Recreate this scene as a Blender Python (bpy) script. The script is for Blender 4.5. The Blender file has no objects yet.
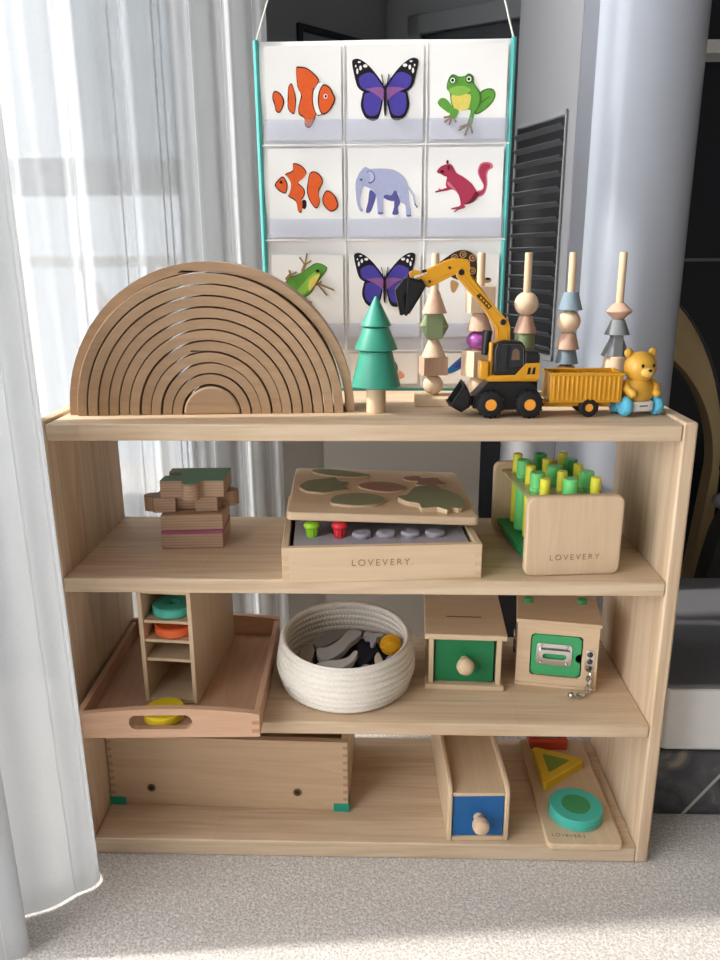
import bpy, bmesh, math, random
from math import pi, sin, cos, tan, radians as R
from mathutils import Vector, Matrix
from mathutils.geometry import tessellate_polygon
random.seed(7)
scn = bpy.context.scene
COL = scn.collection

# ------------------------------------------------------------------ materials
def lin(c):
    f = lambda v: v/12.92 if v <= .04045 else ((v+.055)/1.055)**2.4
    return tuple(f(v/255) for v in c) + (1,)

def newmat(name):
    m = bpy.data.materials.new(name); m.use_nodes = True
    nt = m.node_tree; b = nt.nodes['Principled BSDF']
    return m, nt, b

def plain(name, rgb, rough=.5, spec=.4, metal=0, vary=.06, scale=40, bump=0, coat=0, trans=0):
    m, nt, b = newmat(name)
    N, L = nt.nodes, nt.links
    tc = N.new('ShaderNodeTexCoord'); nz = N.new('ShaderNodeTexNoise')
    nz.inputs['Scale'].default_value = scale; nz.inputs['Detail'].default_value = 3
    L.new(tc.outputs['Object'], nz.inputs['Vector'])
    mx = N.new('ShaderNodeMix'); mx.data_type = 'RGBA'
    c = lin(rgb)
    mx.inputs[6].default_value = tuple(v*(1-vary) for v in c[:3])+(1,)
    mx.inputs[7].default_value = tuple(min(1, v*(1+vary)) for v in c[:3])+(1,)
    L.new(nz.outputs[0], mx.inputs[0]); L.new(mx.outputs[2], b.inputs['Base Color'])
    b.inputs['Roughness'].default_value = rough
    b.inputs['Specular IOR Level'].default_value = spec
    b.inputs['Metallic'].default_value = metal
    b.inputs['Coat Weight'].default_value = coat
    b.inputs['Transmission Weight'].default_value = trans
    if bump:
        bp = N.new('ShaderNodeBump'); bp.inputs['Strength'].default_value = bump
        bp.inputs['Distance'].default_value = .001
        L.new(nz.outputs[0], bp.inputs['Height']); L.new(bp.outputs[0], b.inputs['Normal'])
    return m

def wood(name, light, dark, axis='X', scale=1.0, contrast=1.0, rough=.55, plank=0, ply=0):
    """wood with the grain running along an object axis; plank adds glued boards, ply adds veneer layers along Z"""
    m, nt, b = newmat(name)
    N, L = nt.nodes, nt.links
    tc = N.new('ShaderNodeTexCoord'); oi = N.new('ShaderNodeObjectInfo')
    add = N.new('ShaderNodeVectorMath'); add.operation = 'ADD'
    mul = N.new('ShaderNodeMath'); mul.operation = 'MULTIPLY'; mul.inputs[1].default_value = 7.3
    L.new(oi.outputs['Random'], mul.inputs[0])
    L.new(tc.outputs['Object'], add.inputs[0]); L.new(mul.outputs[0], add.inputs[1])
    mp = N.new('ShaderNodeMapping')
    s = {'X': (1.6, 26, 26), 'Y': (26, 1.6, 26), 'Z': (26, 26, 1.6)}[axis]
    mp.inputs['Scale'].default_value = tuple(v*scale for v in s)
    L.new(add.outputs[0], mp.inputs['Vector'])
    n1 = N.new('ShaderNodeTexNoise'); n1.inputs['Scale'].default_value = 1.0
    n1.inputs['Detail'].default_value = 2; n1.inputs['Distortion'].default_value = .6
    L.new(mp.outputs[0], n1.inputs['Vector'])
    # growth rings: sine of the stretched noise
    ring = N.new('ShaderNodeMath'); ring.operation = 'MULTIPLY'; ring.inputs[1].default_value = 34
    sn = N.new('ShaderNodeMath'); sn.operation = 'SINE'
    L.new(n1.outputs[0], ring.inputs[0]); L.new(ring.outputs[0], sn.inputs[0])
    mr = N.new('ShaderNodeMapRange'); mr.inputs[1].default_value = -1; mr.inputs[2].default_value = 1
    L.new(sn.outputs[0], mr.inputs[0])
    mp2 = N.new('ShaderNodeMapping')
    mp2.inputs['Scale'].default_value = tuple(v*scale*9 for v in s)
    L.new(add.outputs[0], mp2.inputs['Vector'])
    n2 = N.new('ShaderNodeTexNoise'); n2.inputs['Scale'].default_value = 1; n2.inputs['Detail'].default_value = 3
    L.new(mp2.outputs[0], n2.inputs['Vector'])
    a1 = N.new('ShaderNodeMath'); a1.operation = 'MULTIPLY'; a1.inputs[1].default_value = .2
    a2 = N.new('ShaderNodeMath'); a2.operation = 'MULTIPLY_ADD'; a2.inputs[1].default_value = .45
    a3 = N.new('ShaderNodeMath'); a3.operation = 'MULTIPLY_ADD'; a3.inputs[1].default_value = .55
    L.new(mr.outputs[0], a1.inputs[0]); L.new(n2.outputs[0], a2.inputs[0]); L.new(a1.outputs[0], a2.inputs[2])
    L.new(n1.outputs[0], a3.inputs[0]); L.new(a2.outputs[0], a3.inputs[2])
    mr2 = N.new('ShaderNodeMapRange')
    mr2.inputs[1].default_value = .65-.35/contrast; mr2.inputs[2].default_value = .65+.35/contrast
    L.new(a3.outputs[0], mr2.inputs[0])
    mx = N.new('ShaderNodeMix'); mx.data_type = 'RGBA'
    mx.inputs[6].default_value = lin(light); mx.inputs[7].default_value = lin(dark)
    L.new(mr2.outputs[0], mx.inputs[0])
    out = mx.outputs[2]
    if plank:
        br = N.new('ShaderNodeTexBrick')
        mp3 = N.new('ShaderNodeMapping')
        sx_ = N.new('ShaderNodeSeparateXYZ'); cx_ = N.new('ShaderNodeCombineXYZ'); L.new(tc.outputs['Object'], sx_.inputs[0])
        L.new(sx_.outputs[2 if axis == 'Z' else 0], cx_.inputs[0]); L.new(sx_.outputs[1], cx_.inputs[1]); L.new(cx_.outputs[0], mp3.inputs['Vector'])
        L.new(mp3.outputs[0], br.inputs['Vector'])
        br.inputs['Scale'].default_value = 1; br.inputs['Mortar Size'].default_value = 0.0004
        br.inputs['Brick Width'].default_value = .42 if axis == 'X' else 1.4; br.inputs['Row Height'].default_value = plank
        br.inputs['Color1'].default_value = (.84, .83, .81, 1); br.inputs['Color2'].default_value = (1, 1, 1, 1)
        br.inputs['Mortar'].default_value = (.74, .72, .7, 1)
        m2 = N.new('ShaderNodeMix'); m2.data_type = 'RGBA'; m2.blend_type = 'MULTIPLY'; m2.inputs[0].default_value = .8
        L.new(out, m2.inputs[6]); L.new(br.outputs[0], m2.inputs[7]); out = m2.outputs[2]
    if ply:
        sx = N.new('ShaderNodeSeparateXYZ'); L.new(tc.outputs['Object'], sx.inputs[0])
        k = N.new('ShaderNodeMath'); k.operation = 'MULTIPLY'; k.inputs[1].default_value = 2*pi/ply
        L.new(sx.outputs[2], k.inputs[0])
        s2 = N.new('ShaderNodeMath'); s2.operation = 'SINE'; L.new(k.outputs[0], s2.inputs[0])
        r2 = N.new('ShaderNodeMapRange'); r2.inputs[1].default_value = .1; r2.inputs[2].default_value = .9
        r2.inputs[3].default_value = 0; r2.inputs[4].default_value = .32
        L.new(s2.outputs[0], r2.inputs[0])
        m3 = N.new('ShaderNodeMix'); m3.data_type = 'RGBA'
        m3.inputs[7].default_value = tuple(v*.38 for v in lin(dark)[:3])+(1,)
        L.new(r2.outputs[0], m3.inputs[0]); L.new(out, m3.inputs[6]); out = m3.outputs[2]
    L.new(out, b.inputs['Base Color'])
    b.inputs['Roughness'].default_value = rough
    b.inputs['Specular IOR Level'].default_value = .3
    bp = N.new('ShaderNodeBump'); bp.inputs['Strength'].default_value = .12; bp.inputs['Distance'].default_value = .001
    L.new(n2.outputs[0], bp.inputs['Height']); L.new(bp.outputs[0], b.inputs['Normal'])
    return m

def sheer(name, rgb, clear, stripes):
    """woven sheer cloth, vertical thread lines at the given UV.x positions"""
    m = bpy.data.materials.new(name); m.use_nodes = True
    nt = m.node_tree; N, L = nt.nodes, nt.links
    N.remove(N['Principled BSDF']); out = N['Material Output']
    df = N.new('ShaderNodeBsdfDiffuse'); tl = N.new('ShaderNodeBsdfTranslucent'); tp = N.new('ShaderNodeBsdfTransparent')
    df.inputs[0].default_value = lin(rgb); tl.inputs[0].default_value = lin(rgb)
    a = N.new('ShaderNodeMixShader'); a.inputs[0].default_value = .5
    L.new(df.outputs[0], a.inputs[1]); L.new(tl.outputs[0], a.inputs[2])
    uv = N.new('ShaderNodeUVMap'); sp = N.new('ShaderNodeSeparateXYZ'); L.new(uv.outputs[0], sp.inputs[0])
    last = None
    for pos, w, slope in stripes:
        k = N.new('ShaderNodeMath'); k.operation = 'MULTIPLY_ADD'; k.inputs[1].default_value = slope
        L.new(sp.outputs[1], k.inputs[0]); L.new(sp.outputs[0], k.inputs[2])
        d = N.new('ShaderNodeMath'); d.operation = 'SUBTRACT'; d.inputs[1].default_value = pos; L.new(k.outputs[0], d.inputs[0])
        ab = N.new('ShaderNodeMath'); ab.operation = 'ABSOLUTE'; L.new(d.outputs[0], ab.inputs[0])
        lt = N.new('ShaderNodeMath'); lt.operation = 'LESS_THAN'; lt.inputs[1].default_value = w; L.new(ab.outputs[0], lt.inputs[0])
        if last is None: last = lt
        else:
            mxx = N.new('ShaderNodeMath'); mxx.operation = 'MAXIMUM'
            L.new(last.outputs[0], mxx.inputs[0]); L.new(lt.outputs[0], mxx.inputs[1]); last = mxx
    tc = N.new('ShaderNodeTexCoord'); nz = N.new('ShaderNodeTexNoise'); nz.inputs['Scale'].default_value = 900
    L.new(tc.outputs['Object'], nz.inputs['Vector'])
    f = N.new('ShaderNodeMath'); f.operation = 'MULTIPLY_ADD'; f.inputs[1].default_value = .2; f.inputs[2].default_value = clear-.1
    L.new(nz.outputs[0], f.inputs[0])
    g = N.new('ShaderNodeMath'); g.operation = 'MULTIPLY_ADD'; g.inputs[1].default_value = -clear; g.use_clamp = True
    L.new(last.outputs[0], g.inputs[0]); L.new(f.outputs[0], g.inputs[2])
    mxs = N.new('ShaderNodeMixShader')
    L.new(g.outputs[0], mxs.inputs[0]); L.new(a.outputs[0], mxs.inputs[1]); L.new(tp.outputs[0], mxs.inputs[2])
    L.new(mxs.outputs[0], out.inputs[0])
    return m

def clearplastic(name, rgb, clear=.6, rough=.15):
    m = bpy.data.materials.new(name); m.use_nodes = True
    nt = m.node_tree; N, L = nt.nodes, nt.links
    b = N['Principled BSDF']; b.inputs['Base Color'].default_value = lin(rgb); b.inputs['Roughness'].default_value = rough
    tp = N.new('ShaderNodeBsdfTransparent'); tp.inputs[0].default_value = lin(tuple(min(255, v*.5+128) for v in rgb))
    fr = N.new('ShaderNodeFresnel'); fr.inputs[0].default_value = 1.45
    k = N.new('ShaderNodeMath'); k.operation = 'MULTIPLY_ADD'; k.inputs[1].default_value = -.6; k.inputs[2].default_value = clear; k.use_clamp = True
    L.new(fr.outputs[0], k.inputs[0])
    mx = N.new('ShaderNodeMixShader'); L.new(k.outputs[0], mx.inputs[0])
    L.new(b.outputs[0], mx.inputs[1]); L.new(tp.outputs[0], mx.inputs[2]); L.new(mx.outputs[0], N['Material Output'].inputs[0])
    return m

PINE_L, PINE_D = (228, 206, 178), (202, 172, 140)
M = {}
M['pineX'] = wood('pine_along_x', PINE_L, PINE_D, 'X', 1.0, 1.5, plank=.085)
M['pineZ'] = wood('pine_along_z', (229, 207, 180), PINE_D, 'Z', 1.0, 1.5, plank=.085)
M['rain'] = wood('varnished_basswood', (186, 156, 126), (160, 129, 98), 'X', 1.2, .8)
M['birchX'] = wood('birch_along_x', (214, 190, 159), (196, 169, 138), 'X', 1.5, .8)
M['birchY'] = wood('birch_along_y', (214, 190, 159), (196, 169, 138), 'Y', 1.5, .8)
M['birchZ'] = wood('birch_along_z', (214, 190, 159), (196, 169, 138), 'Z', 1.5, .8)
M['crateShadeX'] = wood('shaded_crate_along_x', (198, 170, 140), (176, 146, 116), 'X', 1.5, .8)  # birch darkened for the front, shade from the board above put in the colour
M['beechX'] = wood('beech_along_x', (206, 168, 140), (184, 144, 116), 'X', 2.0, .9)
M['beechY'] = wood('beech_along_y', (200, 162, 134), (178, 138, 110), 'Y', 2.0, .9)
M['ply'] = wood('laminated_plywood', (176, 140, 112), (146, 110, 86), 'X', 2.0, 1.0, ply=.0042)
M['beadnat'] = wood('bead_natural', (228, 204, 176), (208, 178, 148), 'Z', 4, .9)
M['beadpink'] = wood('bead_brown', (206, 172, 150), (184, 146, 124), 'Z', 4, .9)
M['beadgreen'] = plain('bead_sage', (128, 142, 104), .6)
M['beadblue'] = plain('bead_slate', (122, 140, 152), .6)
M['beadgrey'] = plain('bead_grey', (120, 124, 126), .6)
M['beadpurple'] = plain('bead_purple', (150, 74, 146), .35)
M['treegreen'] = plain('tree_green', (58, 146, 124), .45, bump=.1)
M['yellow'] = plain('toy_yellow', (208, 148, 32), .3, .5, coat=.3)
M['orange_hub'] = plain('hub_orange', (240, 160, 60), .4)
M['black'] = plain('toy_black', (26, 26, 28), .4)
M['tyre'] = plain('tyre_rubber', (24, 24, 25), .7)
M['window_dark'] = plain('cab_glass', (46, 48, 52), .06, .6)
M['greymetal'] = plain('steel', (206, 205, 203), .22, .5, 1.0)
M['darkmetal'] = plain('dark_steel', (90, 86, 84), .3, .5, .9)
M['bear'] = plain('bear_yellow', (212, 162, 60), .35, coat=.2)
M['bearlight'] = plain('bear_muzzle', (232, 190, 98), .35)
M['wheelblue'] = plain('wheel_blue', (96, 186, 218), .35)
M['white'] = plain('white_plastic', (235, 232, 228), .4)
M['teal'] = plain('teal_tape', (90, 182, 178), .7)
M['tealblock'] = plain('teal_paint', (72, 178, 162), .45)
M['tealrubber'] = plain('teal_corner', (28, 146, 124), .5)
M['orange'] = plain('orange_paint', (232, 104, 52), .45)
M['yellowpaint'] = plain('yellow_paint', (232, 206, 40), .45)
M['mustard'] = plain('mustard_paint', (214, 176, 40), .45)
M['red'] = plain('red_paint', (196, 74, 48), .45)
M['green'] = plain('green_paint', (24, 118, 70), .5)
M['midgreen'] = plain('mid_green_paint', (62, 160, 102), .5)
M['insetgreen'] = plain('inset_green', (60, 138, 84), .5)
M['insetolive'] = plain('inset_olive', (118, 140, 48), .5)
M['blue'] = plain('blue_paint', (22, 92, 152), .45)
M['peggreen'] = plain('peg_green', (112, 210, 124), .35, coat=.2)
M['pegdark'] = plain('peg_dark_green', (72, 158, 88), .35, coat=.2)
M['pegyellow'] = plain('peg_yellow', (224, 220, 66), .35, coat=.2)
M['basegreen'] = plain('base_green', (20, 128, 76), .5)
M['leafgreen'] = plain('leaf_green', (130, 131, 102), .65)
M['leafred'] = plain('leaf_red', (156, 116, 102), .65)
M['puzzlegreen'] = plain('puzzle_green', (96, 146, 116), .6)
M['puzzleplum'] = plain('puzzle_plum', (170, 84, 120), .6)
M['traygrey'] = clearplastic('smoky_tray_plastic', (206, 200, 212), .5)
M['acrylic'] = clearplastic('clear_acrylic', (232, 226, 206), .86, .05)
M['limepeg'] = plain('lime_peg', (150, 206, 40), .3, coat=.3)
M['redpeg'] = plain('red_peg', (216, 44, 58), .3, coat=.3)
M['engrave'] = plain('burnt_lettering', (140, 104, 76), .7)
M['engravedark'] = plain('burnt_lettering_and_slot_dark', (104, 74, 52), .7)
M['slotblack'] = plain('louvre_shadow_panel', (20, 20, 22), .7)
M['beechjoint'] = plain('beech_end_grain', (176, 128, 98), .7)
M['cratejoint'] = plain('crate_end_grain', (166, 134, 104), .7)
M['dark'] = plain('dark_recess', (40, 26, 20), .8)
M['joint'] = plain('end_grain', (202, 170, 136), .7)
M['cloth'] = plain('banner_cloth', (240, 240, 239), .85, .1, scale=500, vary=.03, bump=.05)
M['card'] = plain('white_card', (243, 243, 242), .7, .2, vary=.01)
M['pocket'] = clearplastic('pocket_film', (236, 238, 246), .9, .45)
M['cord'] = plain('white_cord', (228, 226, 220), .8)
for n, c in dict(p_orange=(224, 96, 44), p_line=(60, 26, 22), p_white=(240, 240, 238), p_black=(30, 26, 32), p_blue=(76, 66, 158),
                 p_mauve=(140, 92, 150), p_frog=(98, 160, 66), p_frogd=(66, 120, 48), p_froglight=(140, 190, 82), p_yel=(222, 206, 104), p_toe=(150, 124, 84),
                 p_ele=(170, 176, 208), p_eled=(92, 92, 156), p_elel=(190, 196, 222), p_sq=(172, 58, 86), p_sqd=(110, 34, 56), p_sql=(206, 120, 140), p_shell=(66, 46, 34),
                 p_tan=(186, 148, 98), p_wing=(40, 112, 170), p_disc=(40, 108, 90), p_pink=(222, 160, 130)).items():
    M[n] = plain(n, c, .7, .2, vary=.12, scale=160)
M['rope'] = None
m, nt, b = newmat('cotton_rope')
N, L = nt.nodes, nt.links
tc = N.new('ShaderNodeTexCoord'); wv = N.new('ShaderNodeTexNoise'); wv.inputs['Scale'].default_value = 420
L.new(tc.outputs['Object'], wv.inputs[0])
mx = N.new('ShaderNodeMix'); mx.data_type = 'RGBA'; mx.inputs[6].default_value = lin((214, 206, 194)); mx.inputs[7].default_value = lin((248, 243, 234))
L.new(wv.outputs[0], mx.inputs[0]); L.new(mx.outputs[2], b.inputs['Base Color']); b.inputs['Roughness'].default_value = .95
bp = N.new('ShaderNodeBump'); bp.inputs['Distance'].default_value = .001; bp.inputs['Strength'].default_value = .3
L.new(wv.outputs[0], bp.inputs['Height']); L.new(bp.outputs[0], b.inputs['Normal'])
M['rope'] = m
M['aniGrey'] = plain('felt_grey', (172, 172, 174), .8)
M['aniLight'] = plain('felt_light_grey', (206, 204, 202), .8)
M['aniTaupe'] = plain('felt_taupe', (160, 150, 140), .8)
M['aniDark'] = plain('felt_dark_grey', (138, 134, 132), .8)
M['navy'] = plain('felt_navy', (26, 28, 42), .8)
M['yarn'] = plain('yarn_mustard', (220, 160, 20), .9, scale=300, bump=.6)
M['lilac'] = plain('lilac_paint', (150, 136, 170), .5)
M['cream'] = plain('cream_paint', (206, 196, 176), .6)
M['acwhite'] = plain('glossy_appliance', (184, 190, 202), .22, .5, vary=.01)
M['acgrey'] = plain('appliance_side', (160, 160, 163), .45, vary=.02)
M['louvre'] = plain('louvre_black', (92, 94, 98), .35)
M['boxwhite'] = plain('storage_white', (224, 223, 221), .5)
M['boxgrey'] = plain('storage_lid', (104, 104, 107), .5)
M['tan'] = plain('tan_bentwood', (180, 156, 114), .5)
M['fabricgrey'] = plain('grey_cloth', (74, 74, 74), .9, scale=80, vary=.15)
M['knobgrey'] = plain('grey_knob', (130, 130, 130), .5)
M['doorgrey'] = plain('door_grey', (120, 122, 126), .5, vary=.02)
M['doordark'] = plain('door_dark', (24, 28, 38), .4)
M['wallcream'] = plain('wall_paint', (196, 192, 184), .9, vary=.02)
M['wallgrey'] = plain('wall_grey', (150, 145, 138), .9, vary=.02)
M['frame'] = plain('window_frame', (190, 192, 194), .5)

m, nt, b = newmat('woven_mat'); N, L = nt.nodes, nt.links
tc = N.new('ShaderNodeTexCoord'); v = N.new('ShaderNodeTexVoronoi'); v.inputs['Scale'].default_value = 380
n = N.new('ShaderNodeTexNoise'); n.inputs['Scale'].default_value = 260; n.inputs['Detail'].default_value = 4
L.new(tc.outputs['Object'], v.inputs['Vector']); L.new(tc.outputs['Object'], n.inputs['Vector'])
ad = N.new('ShaderNodeMath'); ad.operation = 'MULTIPLY_ADD'; ad.inputs[1].default_value = .5
L.new(v.outputs['Distance'], ad.inputs[0]); L.new(n.outputs[0], ad.inputs[2])
rp = N.new('ShaderNodeMapRange'); rp.inputs[1].default_value = .35; rp.inputs[2].default_value = 1.0
L.new(ad.outputs[0], rp.inputs[0])
mx = N.new('ShaderNodeMix'); mx.data_type = 'RGBA'; mx.inputs[6].default_value = lin((150, 143, 138)); mx.inputs[7].default_value = lin((222, 217, 212))
L.new(rp.outputs[0], mx.inputs[0]); L.new(mx.outputs[2], b.inputs['Base Color']); b.inputs['Roughness'].default_value = .9
bp = N.new('ShaderNodeBump'); bp.inputs['Distance'].default_value = .0015; bp.inputs['Strength'].default_value = .5
L.new(ad.outputs[0], bp.inputs['Height']); L.new(bp.outputs[0], b.inputs['Normal'])
M['floor'] = m

m, nt, b = newmat('dark_marble'); N, L = nt.nodes, nt.links
tc = N.new('ShaderNodeTexCoord'); n = N.new('ShaderNodeTexNoise'); n.inputs['Scale'].default_value = 14; n.inputs['Detail'].default_value = 6; n.inputs['Distortion'].default_value = 1.2
L.new(tc.outputs['Object'], n.inputs['Vector'])
cr = N.new('ShaderNodeValToRGB'); e = cr.color_ramp.elements
e[0].position = .38; e[0].color = lin((58, 60, 66)); e[1].position = .66; e[1].color = lin((138, 128, 112))
e2 = e.new(.54); e2.color = lin((84, 84, 86))
L.new(n.outputs[0], cr.inputs[0])
vo = N.new('ShaderNodeTexVoronoi'); vo.feature = 'DISTANCE_TO_EDGE'; vo.inputs['Scale'].default_value = 9
L.new(n.outputs['Color'], vo.inputs['Vector']); 
ve = N.new('ShaderNodeTexVoronoi'); ve.feature = 'DISTANCE_TO_EDGE'; ve.inputs['Scale'].default_value = 5; L.new(tc.outputs['Object'], ve.inputs['Vector'])
lt = N.new('ShaderNodeMath'); lt.operation = 'LESS_THAN'; lt.inputs[1].default_value = .012; L.new(ve.outputs[0], lt.inputs[0])
mx = N.new('ShaderNodeMix'); mx.data_type = 'RGBA'; mx.inputs[7].default_value = lin((170, 166, 158))
L.new(lt.outputs[0], mx.inputs[0]); L.new(cr.outputs[0], mx.inputs[6]); L.new(mx.outputs[2], b.inputs['Base Color'])
b.inputs['Roughness'].default_value = .25
M['marble'] = m

# ------------------------------------------------------------------ mesh builder
def rrect(w, h, r, n=5, cx=0, cy=0):
    pts = []
    for sx, sy, a0 in ((1, 1, 0), (-1, 1, 90), (-1, -1, 180), (1, -1, 270)):
        for i in range(n+1):
            a = R(a0+90*i/n)
            pts.append((cx+sx*(w/2-r)+r*cos(a), cy+sy*(h/2-r)+r*sin(a)))
    return pts
def circ(cx, cy, rx, ry=None, n=20):
    ry = ry or rx
    return [(cx+rx*cos(2*pi*i/n), cy+ry*sin(2*pi*i/n)) for i in range(n)]
def smooth(pts, k=4):
    n = len(pts); out = []
    for i in range(n):
        p0, p1, p2, p3 = (Vector(pts[(i+j-1) % n]) for j in range(4))
        for s in range(k):
            t = s/k
            out.append(tuple(.5*((2*p1)+(p2-p0)*t+(2*p0-5*p1+4*p2-p3)*t*t+(3*p1-p0-3*p2+p3)*t**3)))
    return out
def area2(p): return sum(p[i][0]*p[(i+1) % len(p)][1]-p[(i+1) % len(p)][0]*p[i][1] for i in range(len(p)))

class MB:
    def __init__(s): s.bm = bmesh.new(); s.mi = 0
    def _face(s, vs):
        try:
            f = s.bm.faces.new(vs); f.material_index = s.mi; return f
        except ValueError: return None
    def box(s, c, d, M4=None):
        x, y, z = d[0]/2, d[1]/2, d[2]/2
        vs = []
        for k in ((-1, -1, -1), (1, -1, -1), (1, 1, -1), (-1, 1, -1), (-1, -1, 1), (1, -1, 1), (1, 1, 1), (-1, 1, 1)):
            p = Vector((k[0]*x, k[1]*y, k[2]*z))
            if M4: p = M4 @ p
            vs.append(s.bm.verts.new(p+Vector(c)))
        for f in ((3, 2, 1, 0), (4, 5, 6, 7), (0, 1, 5, 4), (1, 2, 6, 5), (2, 3, 7, 6), (3, 0, 4, 7)): s._face([vs[i] for i in f])
        return s
    def bb(s, x0, x1, y0, y1, z0, z1): return s.box(((x0+x1)/2, (y0+y1)/2, (z0+z1)/2), (x1-x0, y1-y0, z1-z0))
    def prism(s, pts, a, b, plane='xz'):
        """outline extruded between a and b along the remaining axis"""
        to = {'xz': lambda p, d: (p[0], d, p[1]), 'xy': lambda p, d: (p[0], p[1], d), 'yz': lambda p, d: (d, p[0], p[1])}[plane]
        if area2(pts) < 0: pts = pts[::-1]
        lo = [s.bm.verts.new(to(p, a)) for p in pts]; hi = [s.bm.verts.new(to(p, b)) for p in pts]
        n = len(pts)
        flip = (plane == 'xz') != (a > b)
        for i in range(n):
            q = [lo[i], lo[(i+1) % n], hi[(i+1) % n], hi[i]]
            s._face(q[::-1] if flip else q)
        tris = tessellate_polygon([[Vector((p[0], p[1], 0)) for p in pts]])
        for t in tris:
            t = list(t)
            A, B, C_ = (pts[i] for i in t)
            if (B[0]-A[0])*(C_[1]-A[1])-(B[1]-A[1])*(C_[0]-A[0]) < 0: t = t[::-1]
            s._face([hi[i] for i in (t[::-1] if flip else t)]); s._face([lo[i] for i in (t if flip else t[::-1])])
        return s
    def cap_prism(s, pts, a, b, plane='xz'):
        """as prism but with one n-gon per cap (convex outlines), so that edges bevel cleanly"""
        to = {'xz': lambda p, d: (p[0], d, p[1]), 'xy': lambda p, d: (p[0], p[1], d), 'yz': lambda p, d: (d, p[0], p[1])}[plane]
        if area2(pts) < 0: pts = pts[::-1]
        lo = [s.bm.verts.new(to(p, a)) for p in pts]; hi = [s.bm.verts.new(to(p, b)) for p in pts]
        n = len(pts); flip = (plane == 'xz') != (a > b)
        for i in range(n):
            q = [lo[i], lo[(i+1) % n], hi[(i+1) % n], hi[i]]; s._face(q[::-1] if flip else q)
        s._face(hi[::-1] if flip else hi); s._face(lo if flip else lo[::-1])
        return s
    def cyl(s, p0, p1, r0, r1=None, n=24):
        r1 = r0 if r1 is None else r1
        p0, p1 = Vector(p0), Vector(p1); d = (p1-p0).normalized()
        u = d.orthogonal().normalized(); w = d.cross(u)
        A = [s.bm.verts.new(p0+(u*cos(2*pi*i/n)+w*sin(2*pi*i/n))*r0) for i in range(n)]
        B = [s.bm.verts.new(p1+(u*cos(2*pi*i/n)+w*sin(2*pi*i/n))*r1) for i in range(n)]
        for i in range(n): s._face([A[i], A[(i+1) % n], B[(i+1) % n], B[i]])
        s._face(A[::-1]); s._face(B)
        return s
    def lathe(s, prof, c=(0, 0, 0), n=32, M4=None, closed=False):
        """profile of (radius, height) turned about Z; r = 0 makes a pole"""
        rings = []
        for r, z in prof:
            if r < 1e-7: pts = [Vector((0, 0, z))]
            else: pts = [Vector((r*cos(2*pi*i/n), r*sin(2*pi*i/n), z)) for i in range(n)]
            rings.append([s.bm.verts.new((M4 @ p if M4 else p)+Vector(c)) for p in pts])
        m = len(rings)
        for k in range(m if closed else m-1):
            A, B = rings[k], rings[(k+1) % m]
            for i in range(n):
                j = (i+1) % n
                if len(A) == 1 and len(B) == 1: break
                if len(A) == 1: s._face([A[0], B[j], B[i]])
                elif len(B) == 1: s._face([A[i], A[j], B[0]])
                else: s._face([A[i], A[j], B[j], B[i]])
        return s
    def sphere(s, c, r, sc=(1, 1, 1), n=20, M4=None):
        k = n//2
        S = Matrix.Diagonal((*sc, 1)); S = (M4 @ S) if M4 else S
        return s.lathe([(r*sin(pi*i/k) if 0 < i < k else 0, -r*cos(pi*i/k)) for i in range(k+1)], c, n, S)
    def tube(s, pts, r, n=8, closed=False):
        P = [Vector(p) for p in pts]; m = len(P); rings = []
        rr = r if hasattr(r, '__len__') else [r]*m
        up = None
        for i in range(m):
            a = P[i-1] if (i > 0 or closed) else P[i]; b = P[(i+1) % m] if (i < m-1 or closed) else P[i]
            d = (b-a).normalized()
            u = d.orthogonal().normalized() if up is None else (up-d*up.dot(d)).normalized()
            up = u; w = d.cross(u)
            rings.append([s.bm.verts.new(P[i]+(u*cos(2*pi*k/n)+w*sin(2*pi*k/n))*rr[i]) for k in range(n)])
        for i in range(m if closed else m-1):
            A, B = rings[i], rings[(i+1) % m]
            for k in range(n): s._face([A[k], A[(k+1) % n], B[(k+1) % n], B[k]])
        if not closed: s._face(rings[0][::-1]); s._face(rings[-1])
        return s
    def radial(s, rows, hole, n=48):
        """rows of (z, function of angle giving the radius); a peg hole runs through the middle"""
        th = [2*pi*(i+.0)/n for i in range(n)]
        rings = [[s.bm.verts.new((hole*cos(t), hole*sin(t), rows[0][0])) for t in th]]
        for z, f in rows: rings.append([s.bm.verts.new((f(t)*cos(t), f(t)*sin(t), z)) for t in th])
        rings.append([s.bm.verts.new((hole*cos(t), hole*sin(t), rows[-1][0])) for t in th])
        m = len(rings)
        for k in range(m):
            A, B = rings[k], rings[(k+1) % m]
            for i in range(n): s._face([A[i], A[(i+1) % n], B[(i+1) % n], B[i]])
        return s
    def build(s, name, mat, parent=None, bevel=0, seg=2, ang=35, loc=None, rot=None, sub=0):
        me = bpy.data.meshes.new(name)
        bmesh.ops.recalc_face_normals(s.bm, faces=s.bm.faces)
        s.bm.to_mesh(me); s.bm.free()
        for mm in (mat if isinstance(mat, (list, tuple)) else [mat]): me.materials.append(mm)
        for p in me.polygons: p.use_smooth = True
        me.set_sharp_from_angle(angle=R(ang))
        o = bpy.data.objects.new(name, me); COL.objects.link(o)
        if parent: o.parent = parent
        if loc: o.location = loc
        if rot: o.rotation_euler = rot
        if bevel:
            bv = o.modifiers.new('round_edges', 'BEVEL'); bv.width = bevel; bv.segments = seg
            bv.limit_method = 'ANGLE'; bv.angle_limit = R(40); bv.harden_normals = False
        if sub:
            sb = o.modifiers.new('soft', 'SUBSURF'); sb.levels = sub; sb.render_levels = sub
        return o

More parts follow.
